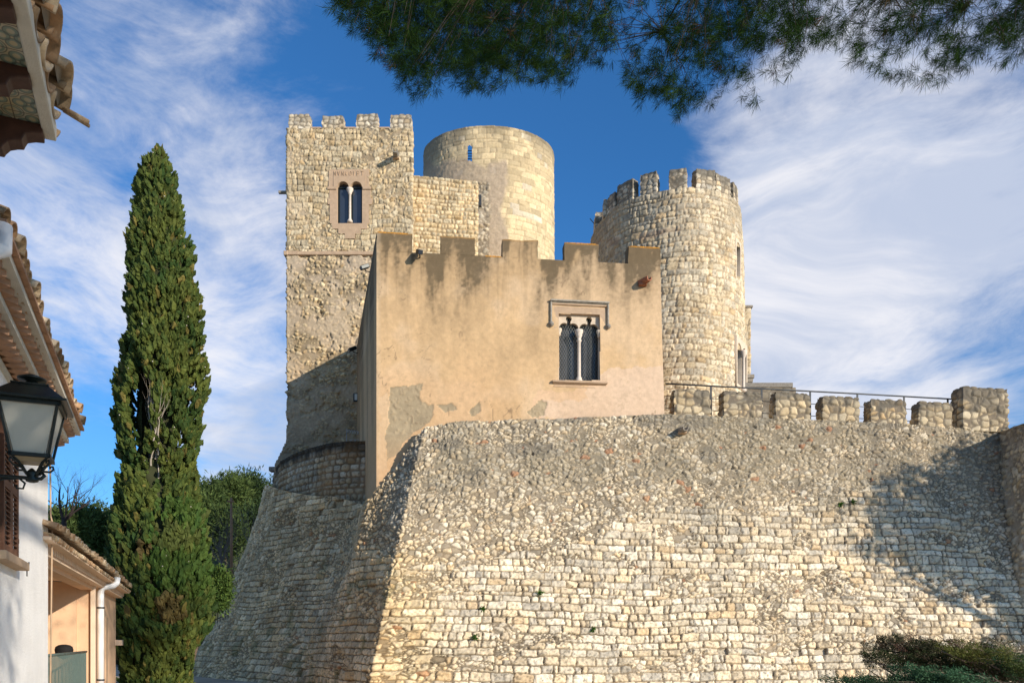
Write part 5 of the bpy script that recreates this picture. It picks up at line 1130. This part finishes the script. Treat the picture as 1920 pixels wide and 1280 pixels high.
# ---- overhanging pine
pine = thing('overhanging_pine', 'dark pine whose needle branches hang into the top of the view', 'tree', (6.3, -3.6, 0))
def pinecrown():
    rr = np.random.default_rng(9)
    # lower outline of the foliage, as seen: column -> lowest row
    ox = [612, 640, 690, 730, 760, 800, 850, 920, 980, 1050, 1100, 1150, 1163, 1185, 1200, 1280, 1330, 1400, 1450, 1500, 1530, 1560, 1600, 1680, 1800, 1860, 1920, 2100, 2400]
    oy = [10, 40, 95, 140, 170, 178, 172, 182, 160, 170, 150, 110, 100, 190, 225, 232, 205, 190, 168, 155, 100, 70, 130, 150, 165, 130, 110, 120, 120]
    dx = [612, 700, 760, 900, 1050, 1140, 1175, 1210, 1260, 1340, 1500, 1545, 1600, 1750, 1900, 2400]; dd = [.6, 1, 1, 1, .9, .5, .14, .30, .5, .6, .62, .62, .5, .5, .5, .5]
    TIPS = []; nt_ = 12500; px_ = rr.uniform(605, 2300, nt_ * 4); lo = np.interp(px_, ox, oy); py_ = rr.uniform(-260, 260, nt_ * 4)
    lo = lo - 12 + 14 * np.sin(px_ * .09) * rr.random(len(px_)) + (fbm2(px_ * .045, px_ * 0, 2, 3) - .5) * 36
    dn = np.interp(px_, dx, dd) * np.where(py_ > lo - 35, .45, 1.0) * np.where(px_ < 1120, .9, .26 + 1.0 * sstep(.34, .56, fbm2(px_ * .016, py_ * .02, 3, 13)))
    edgeL = px_ > 612 + np.maximum(0, py_ - 10) * 1.05 * (py_ < 150) + rr.random(len(px_)) * 10
    ok = (py_ < lo) & (rr.random(len(px_)) < dn) & edgeL; px_ = px_[ok][:nt_]; py_ = py_[ok][:nt_]; n = len(px_)
    Y = 9.5 + rr.normal(size=n) * .8 + np.clip(-py_ / 330, 0, 1) * rr.uniform(-.6, 2.2, n)
    T = np.stack([(px_ - 960) / F0 * Y, Y, EYE + (HZ - py_) / F0 * Y], 1)
    # unseen crown mass added near the trunk to shade needles, wall and lantern
    m = 6500; d2 = rr.normal(size=(m, 3)); d2 /= np.linalg.norm(d2, axis=1, keepdims=True); q2 = d2 * (rr.random(m) ** .4)[:, None]; ax = np.array([.78, -.62, 0]); ay = np.array([.62, .78, 0])
    T2 = np.array([6.4, -3.85, 8.0]) + q2[:, :1] * 3.6 * ax + q2[:, 1:2] * 2.8 * ay + q2[:, 2:] * np.array([0, 0, 3.4])
    def tufts(T, K, L, wv, tag_):
        n = len(T); hub = np.array([7.0, 4.0, 9.6]); base_ = T - hub; base_[:, 2] = -.5 - rr.random(n) * .8; base_ /= np.linalg.norm(base_, axis=1, keepdims=True); base_ += rr.normal(size=(n, 3)) * .45; base_ /= np.linalg.norm(base_, axis=1, keepdims=True)
        stem = rr.random(n * K)[:, None] * .08; Cn = np.repeat(T, K, 0) + np.repeat(base_, K, 0) * stem; Dr = np.repeat(base_, K, 0) * .75 + rr.normal(size=(n * K, 3)) * .50
        col = np.array([.012, .038, .010]); f = rr.random(n)[:, None]; c = col * (1 - f) + np.array([.030, .056, .010]) * f; c = np.where(rr.random(n)[:, None] < .02, np.array([.10, .06, .03]), c); c = np.repeat(c, K, 0) * rr.uniform(.7, 1.3, (n * K, 1))
        return Cn, Dr, rr.uniform(L * .7, L * 1.2, n * K), np.full(n * K, wv), c, base_
    a = tufts(T, 34, .122, .0019, 0); c = tufts(T2, 14, .16, .0065, 1)
    leaves('needles', np.concatenate([a[0], c[0]]), np.concatenate([a[1], c[1]]), np.concatenate([a[2], c[2]]), np.concatenate([a[3], c[3]]), np.concatenate([a[4], c[4]]), M['needle'], pine)
    # twigs from each tuft back to limbs
    b = MB(); limbs = []; rnd = random.Random(4)
    hub = np.array([6.4, -3.2, 6.8]); b.tube([(6.3, -3.6, -.2), (6.5, -3.5, 3.5), tuple(hub), (6.2, -3.4, 9.8)], [.34, .28, .22, .1], 10)
    for (tx_, ty_, Yt) in ((700, -60, 6.0), (860, 30, 6.2), (1000, -20, 5.8), (1240, 60, 6.0), (1420, 20, 6.1), (1330, -60, 6.3), (1650, 10, 5.9), (1800, 30, 6.1), (1150, -120, 6.3), (1920, 20, 6.0), (1540, -100, 6.2)):
        e = at(tx_, ty_, Yt * 1.58); m1 = hub * .4 + e * .6 + np.array([0, .1, 1.3]); pts = [hub, hub * .75 + e * .25 + np.array([0, 0, .75]), m1, m1 * .4 + e * .6 + np.array([0, 0, .25]), e]; b.tube(pts, [.08, .06, .035, .02, .008], 6)
        for q in range(14): f = rnd.uniform(0, 1); limbs.append(m1 * (1 - f) + e * f)
    limbs = np.array(limbs); sel = rr.permutation(n)[:1500]
    for i in sel:
        p = T[i]; j = np.argmin(np.linalg.norm(limbs - p, axis=1) + rr.random(len(limbs)) * .25); q = limbs[j]; d = p - q; L_ = np.linalg.norm(d)
        if L_ > 1.6: q = p - d / L_ * 1.3
        md = (p + q) / 2 + rr.normal(size=3) * .05 + np.array([0, 0, .06]); b.tube([p, md, q], [.002, .0032, .006], 3, True, False)
    b.obj('branches', pmat('dark_pine_bark', (.07, .05, .038), .95), pine, True)
pinecrown()

# ---- shade-giving pine off to the right, on the street side
sp = blobtree('umbrella_pine', 'broad pine standing outside the view to the right, shading the sloped wall', 0, 1, 0, 1, 1, greens[2], 2, 2, (.1, .2), seed=70)
for ch in list(sp.children): bpy.data.objects.remove(ch)
bpy.data.objects.remove(sp)
sp = thing('umbrella_pine', 'broad pine outside the right edge that throws shade on the sloped wall', 'tree', (26, 19, 0))
n = 2900; d = rng.normal(size=(n, 3)); d /= np.linalg.norm(d, axis=1, keepdims=True); rad_ = rng.random(n) ** .4 * rng.uniform(.8, 1.12, n); q_ = d * rad_[:, None]; lob = fbm2(d[:, 0] * 2.2 + 5, d[:, 2] * 2.2 + d[:, 1], 3, 44)[:, None]; q_ = q_ * (.72 + .5 * lob)
C0 = np.array([29.0, 18.5, 10.2]) + q_ * np.array([6.2, 4.2, 2.7]) + np.abs(q_[:, :1] + 1) * np.array([0, 0, .3]); C0[:1100] = np.array([30.4, 18.2, 8.0]) + q_[:1100] * np.array([3.6, 3.6, 3.4]); K = 10
leaves('crown', np.repeat(C0, K, 0) + rng.normal(size=(n * K, 3)) * .16, rng.normal(size=(n * K, 3)), .34, .06, np.tile(np.array([.04, .07, .02]), (n * K, 1)), M['leaf'], sp)
b = MB(); b.tube([(26, 19, -.2), (26.2, 19, 4), (26, 18.9, 8)], [.35, .28, .15], 10)
for k_ in range(7): a_ = k_ * .9; b.tube([(26.1, 19, 5), (26 + 2 * math.cos(a_), 19 + 1.6 * math.sin(a_), 7.5), (26 + 3.4 * math.cos(a_), 19 + 3 * math.sin(a_), 9.2)], [.13, .08, .03], 6)
b.obj('trunk', M['bark'], sp, True)

# ------------------------------------------------------------------ houses on the left
EA = math.atan2(-1, .437)                            # local x runs along the street wall toward the camera, local y points out over the street
def hframe(O): return Matrix.Translation((O[0], O[1], 0)) @ Matrix.Rotation(EA, 4, 'Z')
def tileshell(b, p0, d, side, up, r0, r1, L, th=.020, n=10, inv=False, sp=1.0):
    """one curved clay tile: half pipe from p0 along d"""
    V = []
    for q, (k_, r_) in enumerate(((0, r0), (L, r1))):
        for rad_ in (r_, r_ - th):
            for i in range(n + 1):
                a = math.pi * i / n; x = math.cos(a) * rad_ * sp; y = math.sin(a) * rad_ * .82 * (-1 if inv else 1); V.append(p0 + d * k_ + side * x + up * y)
    m = n + 1; F = []
    for i in range(n):
        F += [(i, i + 1, 2 * m + i + 1, 2 * m + i), (m + i + 1, m + i, 3 * m + i, 3 * m + i + 1), (i + 1, i, m + i, m + i + 1), (2 * m + i, 2 * m + i + 1, 3 * m + i + 1, 3 * m + i)]
    F += [(0, 2 * m, 3 * m, m), (n, m + n, 3 * m + n, 2 * m + n)]
    b.add(V, F, True)
def eave_roof(parent, name, s0, s1, y_edge, z_edge, depth, pitch, spacing=.215, r=.105, rows=3, jit=.012, seed=1, rL=.42):
    b = MB(); rnd = random.Random(seed); n = int((s1 - s0) / spacing); mort_ = MB(); cp_, sp_ = math.cos(pitch), math.sin(pitch)
    d = Vector((0, -cp_, sp_)); up = Vector((0, sp_, cp_)); side = Vector((1, 0, 0))
    for i in range(n + 1):
        s = s0 + i * spacing
        for k_ in range(rows):
            j = lambda a=jit: rnd.uniform(-a, a); off = k_ * rL * .80
            p = Vector((s + j(), y_edge - .05, z_edge - .03)) + d * (off + j(.02)) + up * (k_ * .004); tileshell(b, p, (d + side * j(.03)).normalized(), side, up, r * .95, r * 1.08, rL, inv=True)
            p = Vector((s + spacing / 2 + j(), y_edge + j(.03), z_edge + .045)) + d * (off + j(.02)) + up * (k_ * .02); tileshell(b, p, (d + side * j(.03)).normalized(), side, up, r * 1.12, r * .92, rL)
            if k_ == 0: mort_.add([p + d * .06 + side * (math.cos(math.pi * a / 8) * r * 1.0) + up * (math.sin(math.pi * a / 8) * r * .78) for a in range(9)], [tuple(range(9))])
    b.obj(name, M['tile'], parent); mort_.obj('tile_bedding', M['bedding'], parent)
    # roof plane under the tiles
    b2 = MB(); q0 = Vector((0, y_edge - .12, z_edge - .02)); q1 = q0 + d * depth
    b2.add([(s0 - .05, q0.y, q0.z), (s1 + .05, q0.y, q0.z), (s1 + .05, q1.y, q1.z), (s0 - .05, q1.y, q1.z), (s0 - .05, q0.y, q0.z - .05), (s1 + .05, q0.y, q0.z - .05), (s1 + .05, q1.y, q1.z - .05), (s0 - .05, q1.y, q1.z - .05)], [(0, 1, 2, 3), (7, 6, 5, 4), (0, 4, 5, 1), (1, 5, 6, 2), (2, 6, 7, 3), (3, 7, 4, 0)]); b2.obj('roof_slope', M['brick'], parent)

# white house
OH = np.array([-6.67, 11.5]); hm = thing('white_house', 'whitewashed house at the left edge with brown shutters and a clay tile eave', 'house', (OH[0], OH[1], 0), EA)
HM = hframe(OH); HI = HM.inverted(); hn = np.array([HM[0][1], HM[1][1], 0])
def hl(px_, py_, off=0.0):
    O = HM @ Vector((0, off, 0)); p = on_plane(px_, py_, tuple(O), hn); q = HI @ Vector(p); return q
ez = hl(120, 745, .47).z; print('eave z', ez, hl(0, 1000), hl(90, 900))
# wall with a window opening: px 0..22 -> part of a wide window further left
wq = hl(24, 808); wq2 = hl(24, 1050); wl0, wl1 = wq.x, wq.x + 1.15; wz1, wz0 = wq.z, wq2.z
def wallplate(name, s0, s1, z0, z1, holes, y, th, mat, parent):
    Mx = Matrix(((1, 0, 0, 0), (0, 0, 1, y), (0, 1, 0, 0), (0, 0, 0, 1)))     # plate x -> s, plate y -> z, plate z -> y
    return plate(name, [(s0, z0), (s1, z0), (s1, z1), (s0, z1)], holes, th, Mx, mat, parent, 0, 0, world=False)
wtop = ez - .36 + .40
o = wallplate('wall', 0, 6.3, -.2, wtop, [[(wl0, wz0), (wl1, wz0), (wl1, wz1), (wl0, wz1)]], 0, .35, M['whitewall'], hm)
b = MB(); b.add([(0, -.35, -.2), (0, -6, -.2), (6.3, -6, -.2), (6.3, -.35, -.2), (0, -.35, wtop), (0, -6, wtop + 2.2), (6.3, -6, wtop + 2.2), (6.3, -.35, wtop)], [(0, 1, 5, 4), (1, 2, 6, 5), (2, 3, 7, 6)]); b.obj('rear_walls', M['whitewall'], hm)
b = MB(); b.box((wl0 + .57, -.25, (wz0 + wz1) / 2), (1.2, .05, wz1 - wz0 + .1)); b.obj('window', M['glass'], hm)
def shutter(s0, s1, z0, z1, y):
    t = MB(); w_ = s1 - s0
    for q in (s0 + .03, s1 - .03): t.box((q, y, (z0 + z1) / 2), (.06, .04, z1 - z0))
    for q in (z0 + .04, (z0 + z1) / 2, z1 - .04): t.box(((s0 + s1) / 2, y, q), (w_, .036, .08))
    n_ = int((z1 - z0) / .05)
    for i in range(n_): t.box(((s0 + s1) / 2, y, z0 + (i + .5) * (z1 - z0) / n_), (w_ - .1, .045, .012), Matrix.Rotation(R(-38), 4, 'X'))
    for q in (z0 + .2, z1 - .2): t.box((s0 - .03, y, q), (.07, .03, .05))
    return t.obj('shutter', M['wood'], hm, bevel=.003)
shutter(wl0 - .02, wl0 + .42, wz0 + .02, wz1, .035); shutter(wl0 + .44, wl0 + .88, wz0 + .02, wz1, .035)
b = MB(); b.box((wl0 + .5, .02, wz0 - .05), (1.45, .22, .09)); b.obj('sill', M['trim'], hm, bevel=.01)
q = hl(39, 1066, .05); b = MB(); b.tube([(q.x, .0, q.z), (q.x, .12, q.z), (q.x, .13, q.z + .08)], .008, 6); b.tube([(q.x, .11, q.z + .07), (q.x, .11, q.z - .08)], .006, 6); b.obj('shutter_hook', M['black'], hm)
# cornice: plaster strip, sawtooth brick rows, flat bricks
b = MB()
for i in range(34):
    s = .05 + i * .19; b.box((s, .11, wtop - .0), (.15, .15, .055), Matrix.Rotation(R(45), 4, 'Z'))
    b.box((s + .09, .24, wtop + .125), (.16, .16, .055), Matrix.Rotation(R(45), 4, 'Z'))
b.obj('sawtooth_bricks', M['brick'], hm)
b = MB(); b.box((3.15, .08, wtop + .063), (6.4, .36, .06)); b.box((3.15, .16, wtop + .19), (6.4, .50, .06)); b.box((3.15, -.02, wtop - .06), (6.36, .12, .05)); b.obj('cornice_bands', M['creamplaster'], hm)
b = MB()
for i in range(22): b.box((i * .29 + .11, .26, wtop + .245), (.28, .40, .035))
b.obj('cornice_bricks', M['brick'], hm, bevel=.004)
eave_roof(hm, 'roof_tiles', .0, 6.25, .44, wtop + .27, 5, R(17), .225, .112, 3, seed=3)
# white downpipe elbow under the eave
q = hl(-9, 468, .42); b = MB(); b.tube([(q.x + .25, .1, q.z - .1), (q.x + .15, .40, q.z - .10), (q.x + .02, .47, q.z + .0), (q.x, .47, q.z + .18)], .058, 12); b.obj('gutter_pipe', M['whitepipe'], hm)
# roof end verge
b = MB(); b.tube([(-.06, .1, wtop + .16), (-.06, -2, wtop + .95)], .07, 8); b.obj('verge', M['tile'], hm)

# street lantern
Lp = at(60, 892, 7.3); lt = thing('street_lantern', 'black iron wall lantern with frosted panes on a scrolled bracket at the left', 'lamp', (Lp[0], Lp[1], Lp[2]), EA)
k = 7.3 / F0
def frustum(b, z0, z1, a0, a1, inset=0.0):
    V = [(x * a, y * a, z) for z, a in ((z0, a0), (z1, a1)) for x, y in ((-1, -1), (1, -1), (1, 1), (-1, 1))]; b.add(V, [(3, 2, 1, 0), (4, 5, 6, 7), (0, 1, 5, 4), (1, 2, 6, 5), (2, 3, 7, 6), (3, 0, 4, 7)])
zb0, zt0 = (892 - 858) * k, (892 - 762) * k; a0, a1 = .145, .232
b = MB(); frustum(b, zb0, zt0, a0, a1)
for f_ in range(1): pass
b = MB()
for sx, sy in ((-1, -1), (1, -1), (1, 1), (-1, 1)): b.tube([(sx * a0, sy * a0, zb0 - .01), (sx * a1, sy * a1, zt0)], .016, 4, False)
for z_, a_ in ((zb0, a0 + .005), (zt0 - .01, a1 + .01)):
    for sx, sy, ex, ey in ((0, -1, 1, 0), (0, 1, 1, 0), (-1, 0, 0, 1), (1, 0, 0, 1)): b.box((sx * a_, sy * a_, z_), (2 * a_ * ex + .03, 2 * a_ * ey + .03, .035))
b.obj('frame', M['black'], lt, bevel=.003)
for sx, sy in ((1, 0), (0, 1), (-1, 0), (0, -1)):
    b = MB(); A0, A1 = a0 - .008, a1 - .008; tx_, ty_ = -sy, sx; g = .008
    V = []
    for zz, aa in ((zb0 + .02, A0), (zt0 - .02, A1)):
        for s_ in (-1, 1):
            for e in (0, -g): V.append(((aa + e) * sx + tx_ * s_ * (aa - .012), (aa + e) * sy + ty_ * s_ * (aa - .012), zz))
    b.add(V, [(0, 2, 6, 4), (1, 5, 7, 3), (0, 1, 3, 2), (4, 6, 7, 5), (0, 4, 5, 1), (2, 3, 7, 6)]); b.obj('pane', M['frosted'], lt)
b = MB(); frustum(b, zt0 + .005, zt0 + .03, a1 + .075, a1 + .075); frustum(b, zt0 + .03, zt0 + .165, a1 + .055, .145); frustum(b, zt0 + .165, zt0 + .18, .15, .15); b.obj('roof', M['black'], lt, bevel=.004)
b = MB(); b.lathe([(.05, 0), (.05, .05), (.115, .06), (.12, .075), (.06, .10), (.02, .115)], (0, 0, zt0 + .178), 20); b.obj('chimney_cap', M['black'], lt)
b = MB(); frustum(b, zb0 - .05, zb0 - .015, .10, .14); b.obj('base_tray', pmat('tan_lamp_tray', (.35, .27, .16), .5), lt)
b = MB()
for sx, sy in ((-1, -1), (1, -1), (1, 1), (-1, 1)):
    b.tube([(0, 0, -.02), (sx * .05, sy * .05, .03), (sx * .10, sy * .10, .12), (sx * a0, sy * a0, zb0)], .014, 6)
    b.tube([(sx * .06, sy * .06, .06), (sx * .13, sy * .13, .07), (sx * .155, sy * .155, .10), (sx * .15, sy * .15, .125), (sx * .128, sy * .128, .12), (sx * .13, sy * .13, .10)], .010, 6)
b.lathe([(.02, -.06), (.05, -.05), (.055, -.03), (.035, -.01), (.06, .02), (.03, .05), (.01, .07)], (0, 0, 0), 14)
b.tube([(0, -1.0, -.02), (0, -.45, -.02), (0, .0, -.02), (0, .07, -.02), (0, .10, .01), (0, .08, .035), (0, .055, .02)], .017, 8)
b.tube([(0, -1.0, -.33), (0, -.55, -.17), (0, -.22, -.045), (0, -.10, -.03), (0, -.055, -.07), (0, -.07, -.12), (0, -.12, -.12), (0, -.12, -.09)], .010, 6)
b.tube([(0, -1.0, .12), (0, -1.0, -.45)], .02, 8); b.obj('bracket', M['black'], lt)
# near house cornice at the top left
ON = np.array([-4.10, 5.25]); nh = thing('tiled_canopy', 'carved wood brackets, painted glazed tiles and clay roof tiles in the top left corner', 'canopy', (ON[0], ON[1], 0), EA)
NMx = hframe(ON); NI = NMx.inverted(); ce = NI @ Vector(tuple(at(104, 262, 5.25))); print('canopy edge local', ce)
yE = ce.y; zE = ce.z
NMx = NMx @ Matrix.Translation((ce.x, 0, 0)); nh.location = NMx.translation; INV[nh.name] = NMx.inverted()
b = MB()
b.box((1.6, yE - .03, zE + .04), (3.2, .075, .11)); b.obj('fascia', M['creamplaster'], nh, bevel=.01)
b = MB(); b.box((1.6, yE / 2 - .1, zE + .03), (3.2, yE + .1, .03)); b.obj('soffit_board', M['azulejo'], nh)
for i, s in enumerate((.06, .61, 1.16, 1.71)):
    yo = yE - .06
    profb = [(y_, z_ * .68) for y_, z_ in [(yo, 0), (yo, -.085), (yo - .05, -.095), (yo - .095, -.12), (yo - .11, -.165), (yo - .115, -.19), (yo - .15, -.20), (yo - .19, -.225), (yo - .215, -.27), (yo - .225, -.30), (-.1, -.30), (-.1, 0)]]
    b = MB(); n_ = len(profb); V = [(s - .06, y_, zE + .015 + z_) for y_, z_ in profb] + [(s + .06, y_, zE + .015 + z_) for y_, z_ in profb]
    b.add(V, [tuple(range(n_)), tuple(range(2 * n_ - 1, n_ - 1, -1))] + [(j_, (j_ + 1) % n_, n_ + (j_ + 1) % n_, n_ + j_)[::-1] for j_ in range(n_)]); b.obj('corbel', M['darkwood'], nh, bevel=.006)
eave_roof(nh, 'roof_tiles', .0, 3.0, yE + .085, zE + .15, 2.4, R(20), .235, .122, 3, .02, seed=8)
b = MB(); rr_ = Vector((-.10, yE + .17, zE + .06)); tileshell(b, Vector((.0, yE + .20, zE + .16)), Vector((.05, -.94, .34)).normalized(), Vector((1, 0, 0)), Vector((0, .34, .94)), .036, .03, .16, inv=True); b.obj('end_tile', M['tile'], nh)
nb_ = thing('near_house', 'rendered house body carrying the tiled canopy, just outside the left edge', 'house', (NMx.translation.x, NMx.translation.y, 0), EA)
b = MB(); b.box((4, -3.05, 2.9), (7.6, 6, 6.2)); b.obj('wall', M['whitewall'], nb_)
b = MB(); b.add([(.0, .1, 6.0), (8, .1, 6.0), (8, -3, 7.2), (0, -3, 7.2), (8, -6.2, 6.0), (0, -6.2, 6.0)], [(0, 1, 2, 3), (3, 2, 4, 5), (0, 3, 5), (1, 4, 2)]); b.obj('roof', M['tile'], nb_)

# peach house with a loggia
EP = math.atan2(-1, .3925); OP = np.array([-11.61, 23.4]); ph = thing('peach_house', 'low peach rendered house with an open loggia, tiled eave and white downpipe', 'house', (OP[0], OP[1], 0), EP); PM = Matrix.Translation((OP[0], OP[1], 0)) @ Matrix.Rotation(EP, 4, 'Z'); PI_ = PM.inverted(); pn = np.array([PM[0][1], PM[1][1], 0])
def pl_(px_, py_, off=0.0):
    O = PM @ Vector((0, off, 0)); p = on_plane(px_, py_, tuple(O), pn); return PI_ @ Vector(p)
a_ = pl_(214, 1200); bq = pl_(172, 1200); cq = pl_(94, 1200); e1 = pl_(244, 1100, .45); e0 = pl_(120, 1004, .45); print('peach', a_, bq, cq, e1, e0)
sL, sN = bq.x, pl_(110, 1000, .45).x; pez = (e1.z + e0.z) / 2; ptop = pez - .2
b = MB(); b.box((sL / 2 - .1, -.15, ptop / 2), (sL + .2, .3, ptop)); b.box((sL - .02, -2.2, ptop / 2), (.16, 3.8, ptop)); b.box((-.05, -3, ptop / 2), (.3, 5.6, ptop)); b.obj('wall', M['peach'], ph)
b = MB(); b.box(((sL + sN) / 2, -4.2, ptop / 2), (sN - sL, .2, ptop)); b.obj('loggia_back_wall', M['peachlight'], ph)
b = MB(); b.box((sL + .02, .03, ptop / 2), (.14, .1, ptop)); b.obj('corner_pilaster', M['peachlight'], ph, bevel=.01)
b = MB(); b.box(((sL + sN) / 2, -2.1, ptop + .06), (sN - sL, 4.2, .1)); b.obj('loggia_ceiling', M['peachlight'], ph)
b = MB(); b.box(((sL + sN) / 2, -.1, ptop - .06), (sN - sL, .26, .22)); b.obj('lintel', M['peach'], ph, bevel=.01)
b = MB(); b.box(((sL + sN) / 2, -2.1, .25), (sN - sL, 4.2, .5)); b.obj('loggia_floor', M['gravel'], ph)
q0, q1 = pl_(196, 1128), pl_(196, 1270)
b = MB(); b.box((pl_(199, 1150).x, .006, (q0.z + q1.z) / 2 - .3), (.45, .03, 1.8)); b.obj('recessed_panel', M['trim'], ph)
b = MB()
for i in range(int(sN / .17)):
    s = i * .17; b.box((s, .12, ptop + .02), (.085, .22, .09))
b.obj('dentils', M['peachlight'], ph)
b = MB(); b.box((sN / 2, .08, ptop - .05), (sN + .2, .22, .05)); b.box((sN / 2, .16, ptop + .09), (sN + .2, .42, .05)); b.obj('cornice_bands', M['peachlight'], ph, bevel=.01)
eave_roof(ph, 'roof_tiles', -.1, sN, .46, pez - .02, 4.2, R(15), .20, .095, 4, seed=12)
# downpipe
q = pl_(187, 1110, .1); qx = q.x; zt_ = pl_(187, 1098, .12).z
b = MB(); b.tube([(qx, .12, -.1), (qx, .12, zt_ - .12), (qx - .03, .15, zt_ - .02), (qx - .35, .36, zt_ + .05), (qx - .42, .42, zt_ + .12), (qx - .42, .44, zt_ + .26)], .075, 12); b.obj('downpipe', M['whitepipe'], ph)
b = MB()
for z_ in (zt_ - .5, zt_ - 2.2): b = MB(); b.lathe([(.085, -.02), (.085, .02)], (qx, .12, z_), 14); b.obj('pipe_clamp', M['iron'], ph)
b = MB(); b.box((-.25, .05, pl_(222, 1204).z), (.5, .25, .16)); b.obj('beam_end', M['peachlight'], ph, bevel=.01)
# wall edge of the white house: cable on the corner
b = MB(); q = hl(93, 900, .02); b.tube([(-.03, .02, 5.0), (-.03, .03, 3.4), (-.03, .05, 3.3), (-.02, .02, .2)], .012, 6); tag(b.obj('cable', M['trim'], hm), None, None)
# loggia railing
rlp = thing('balcony_railing', 'grey green vertical bar railing in the loggia of the peach house', 'railing', tuple(PM @ Vector((sL + 1.5, -.35, .5))), EP)
r0, r1_ = pl_(160, 1221, -.10), pl_(93, 1228, -.10); RI = (Matrix.Translation(rlp.location) @ Matrix.Rotation(EP, 4, 'Z')).inverted() @ PM
zr0 = r0.z; b = MB(); V0 = RI @ Vector((sL + .08, -.10, zr0)); V1 = RI @ Vector((sN - .2, -.10, zr0)); b.tube([V0, V1], .025, 6); b.obj('top_rail', M['greenmetal'], rlp)
b = MB(); s = sL + .15
while s < sN - .2:
    p = RI @ Vector((s, -.10, zr0)); b.box((p.x, p.y, p.z - .55), (.03, .012, 1.1)); s += .125
b.obj('bars', M['greenmetal'], rlp)
P = pl_(123, 1222, -.38); bb = MB(); W_ = Vector(tuple(at(120, 1213, (PM @ Vector((sL + .75, -1.3, 0))).y))); rnd = random.Random(2); prof = [(.05, -.5), (.26, -.35), (.30, -.1), (.27, .03), (.18, .10), (.05, .13)]
bb.lathe(prof, (0, 0, 0), 18); o = bb.obj('covered_bundle', M['blackcloth']); o.location = W_; o.scale = (.62, .55, .5); tag(o, 'black rounded covered bundle showing above the loggia railing', 'bundle')
print('faces', sum(len(m.polygons) for m in bpy.data.meshes))
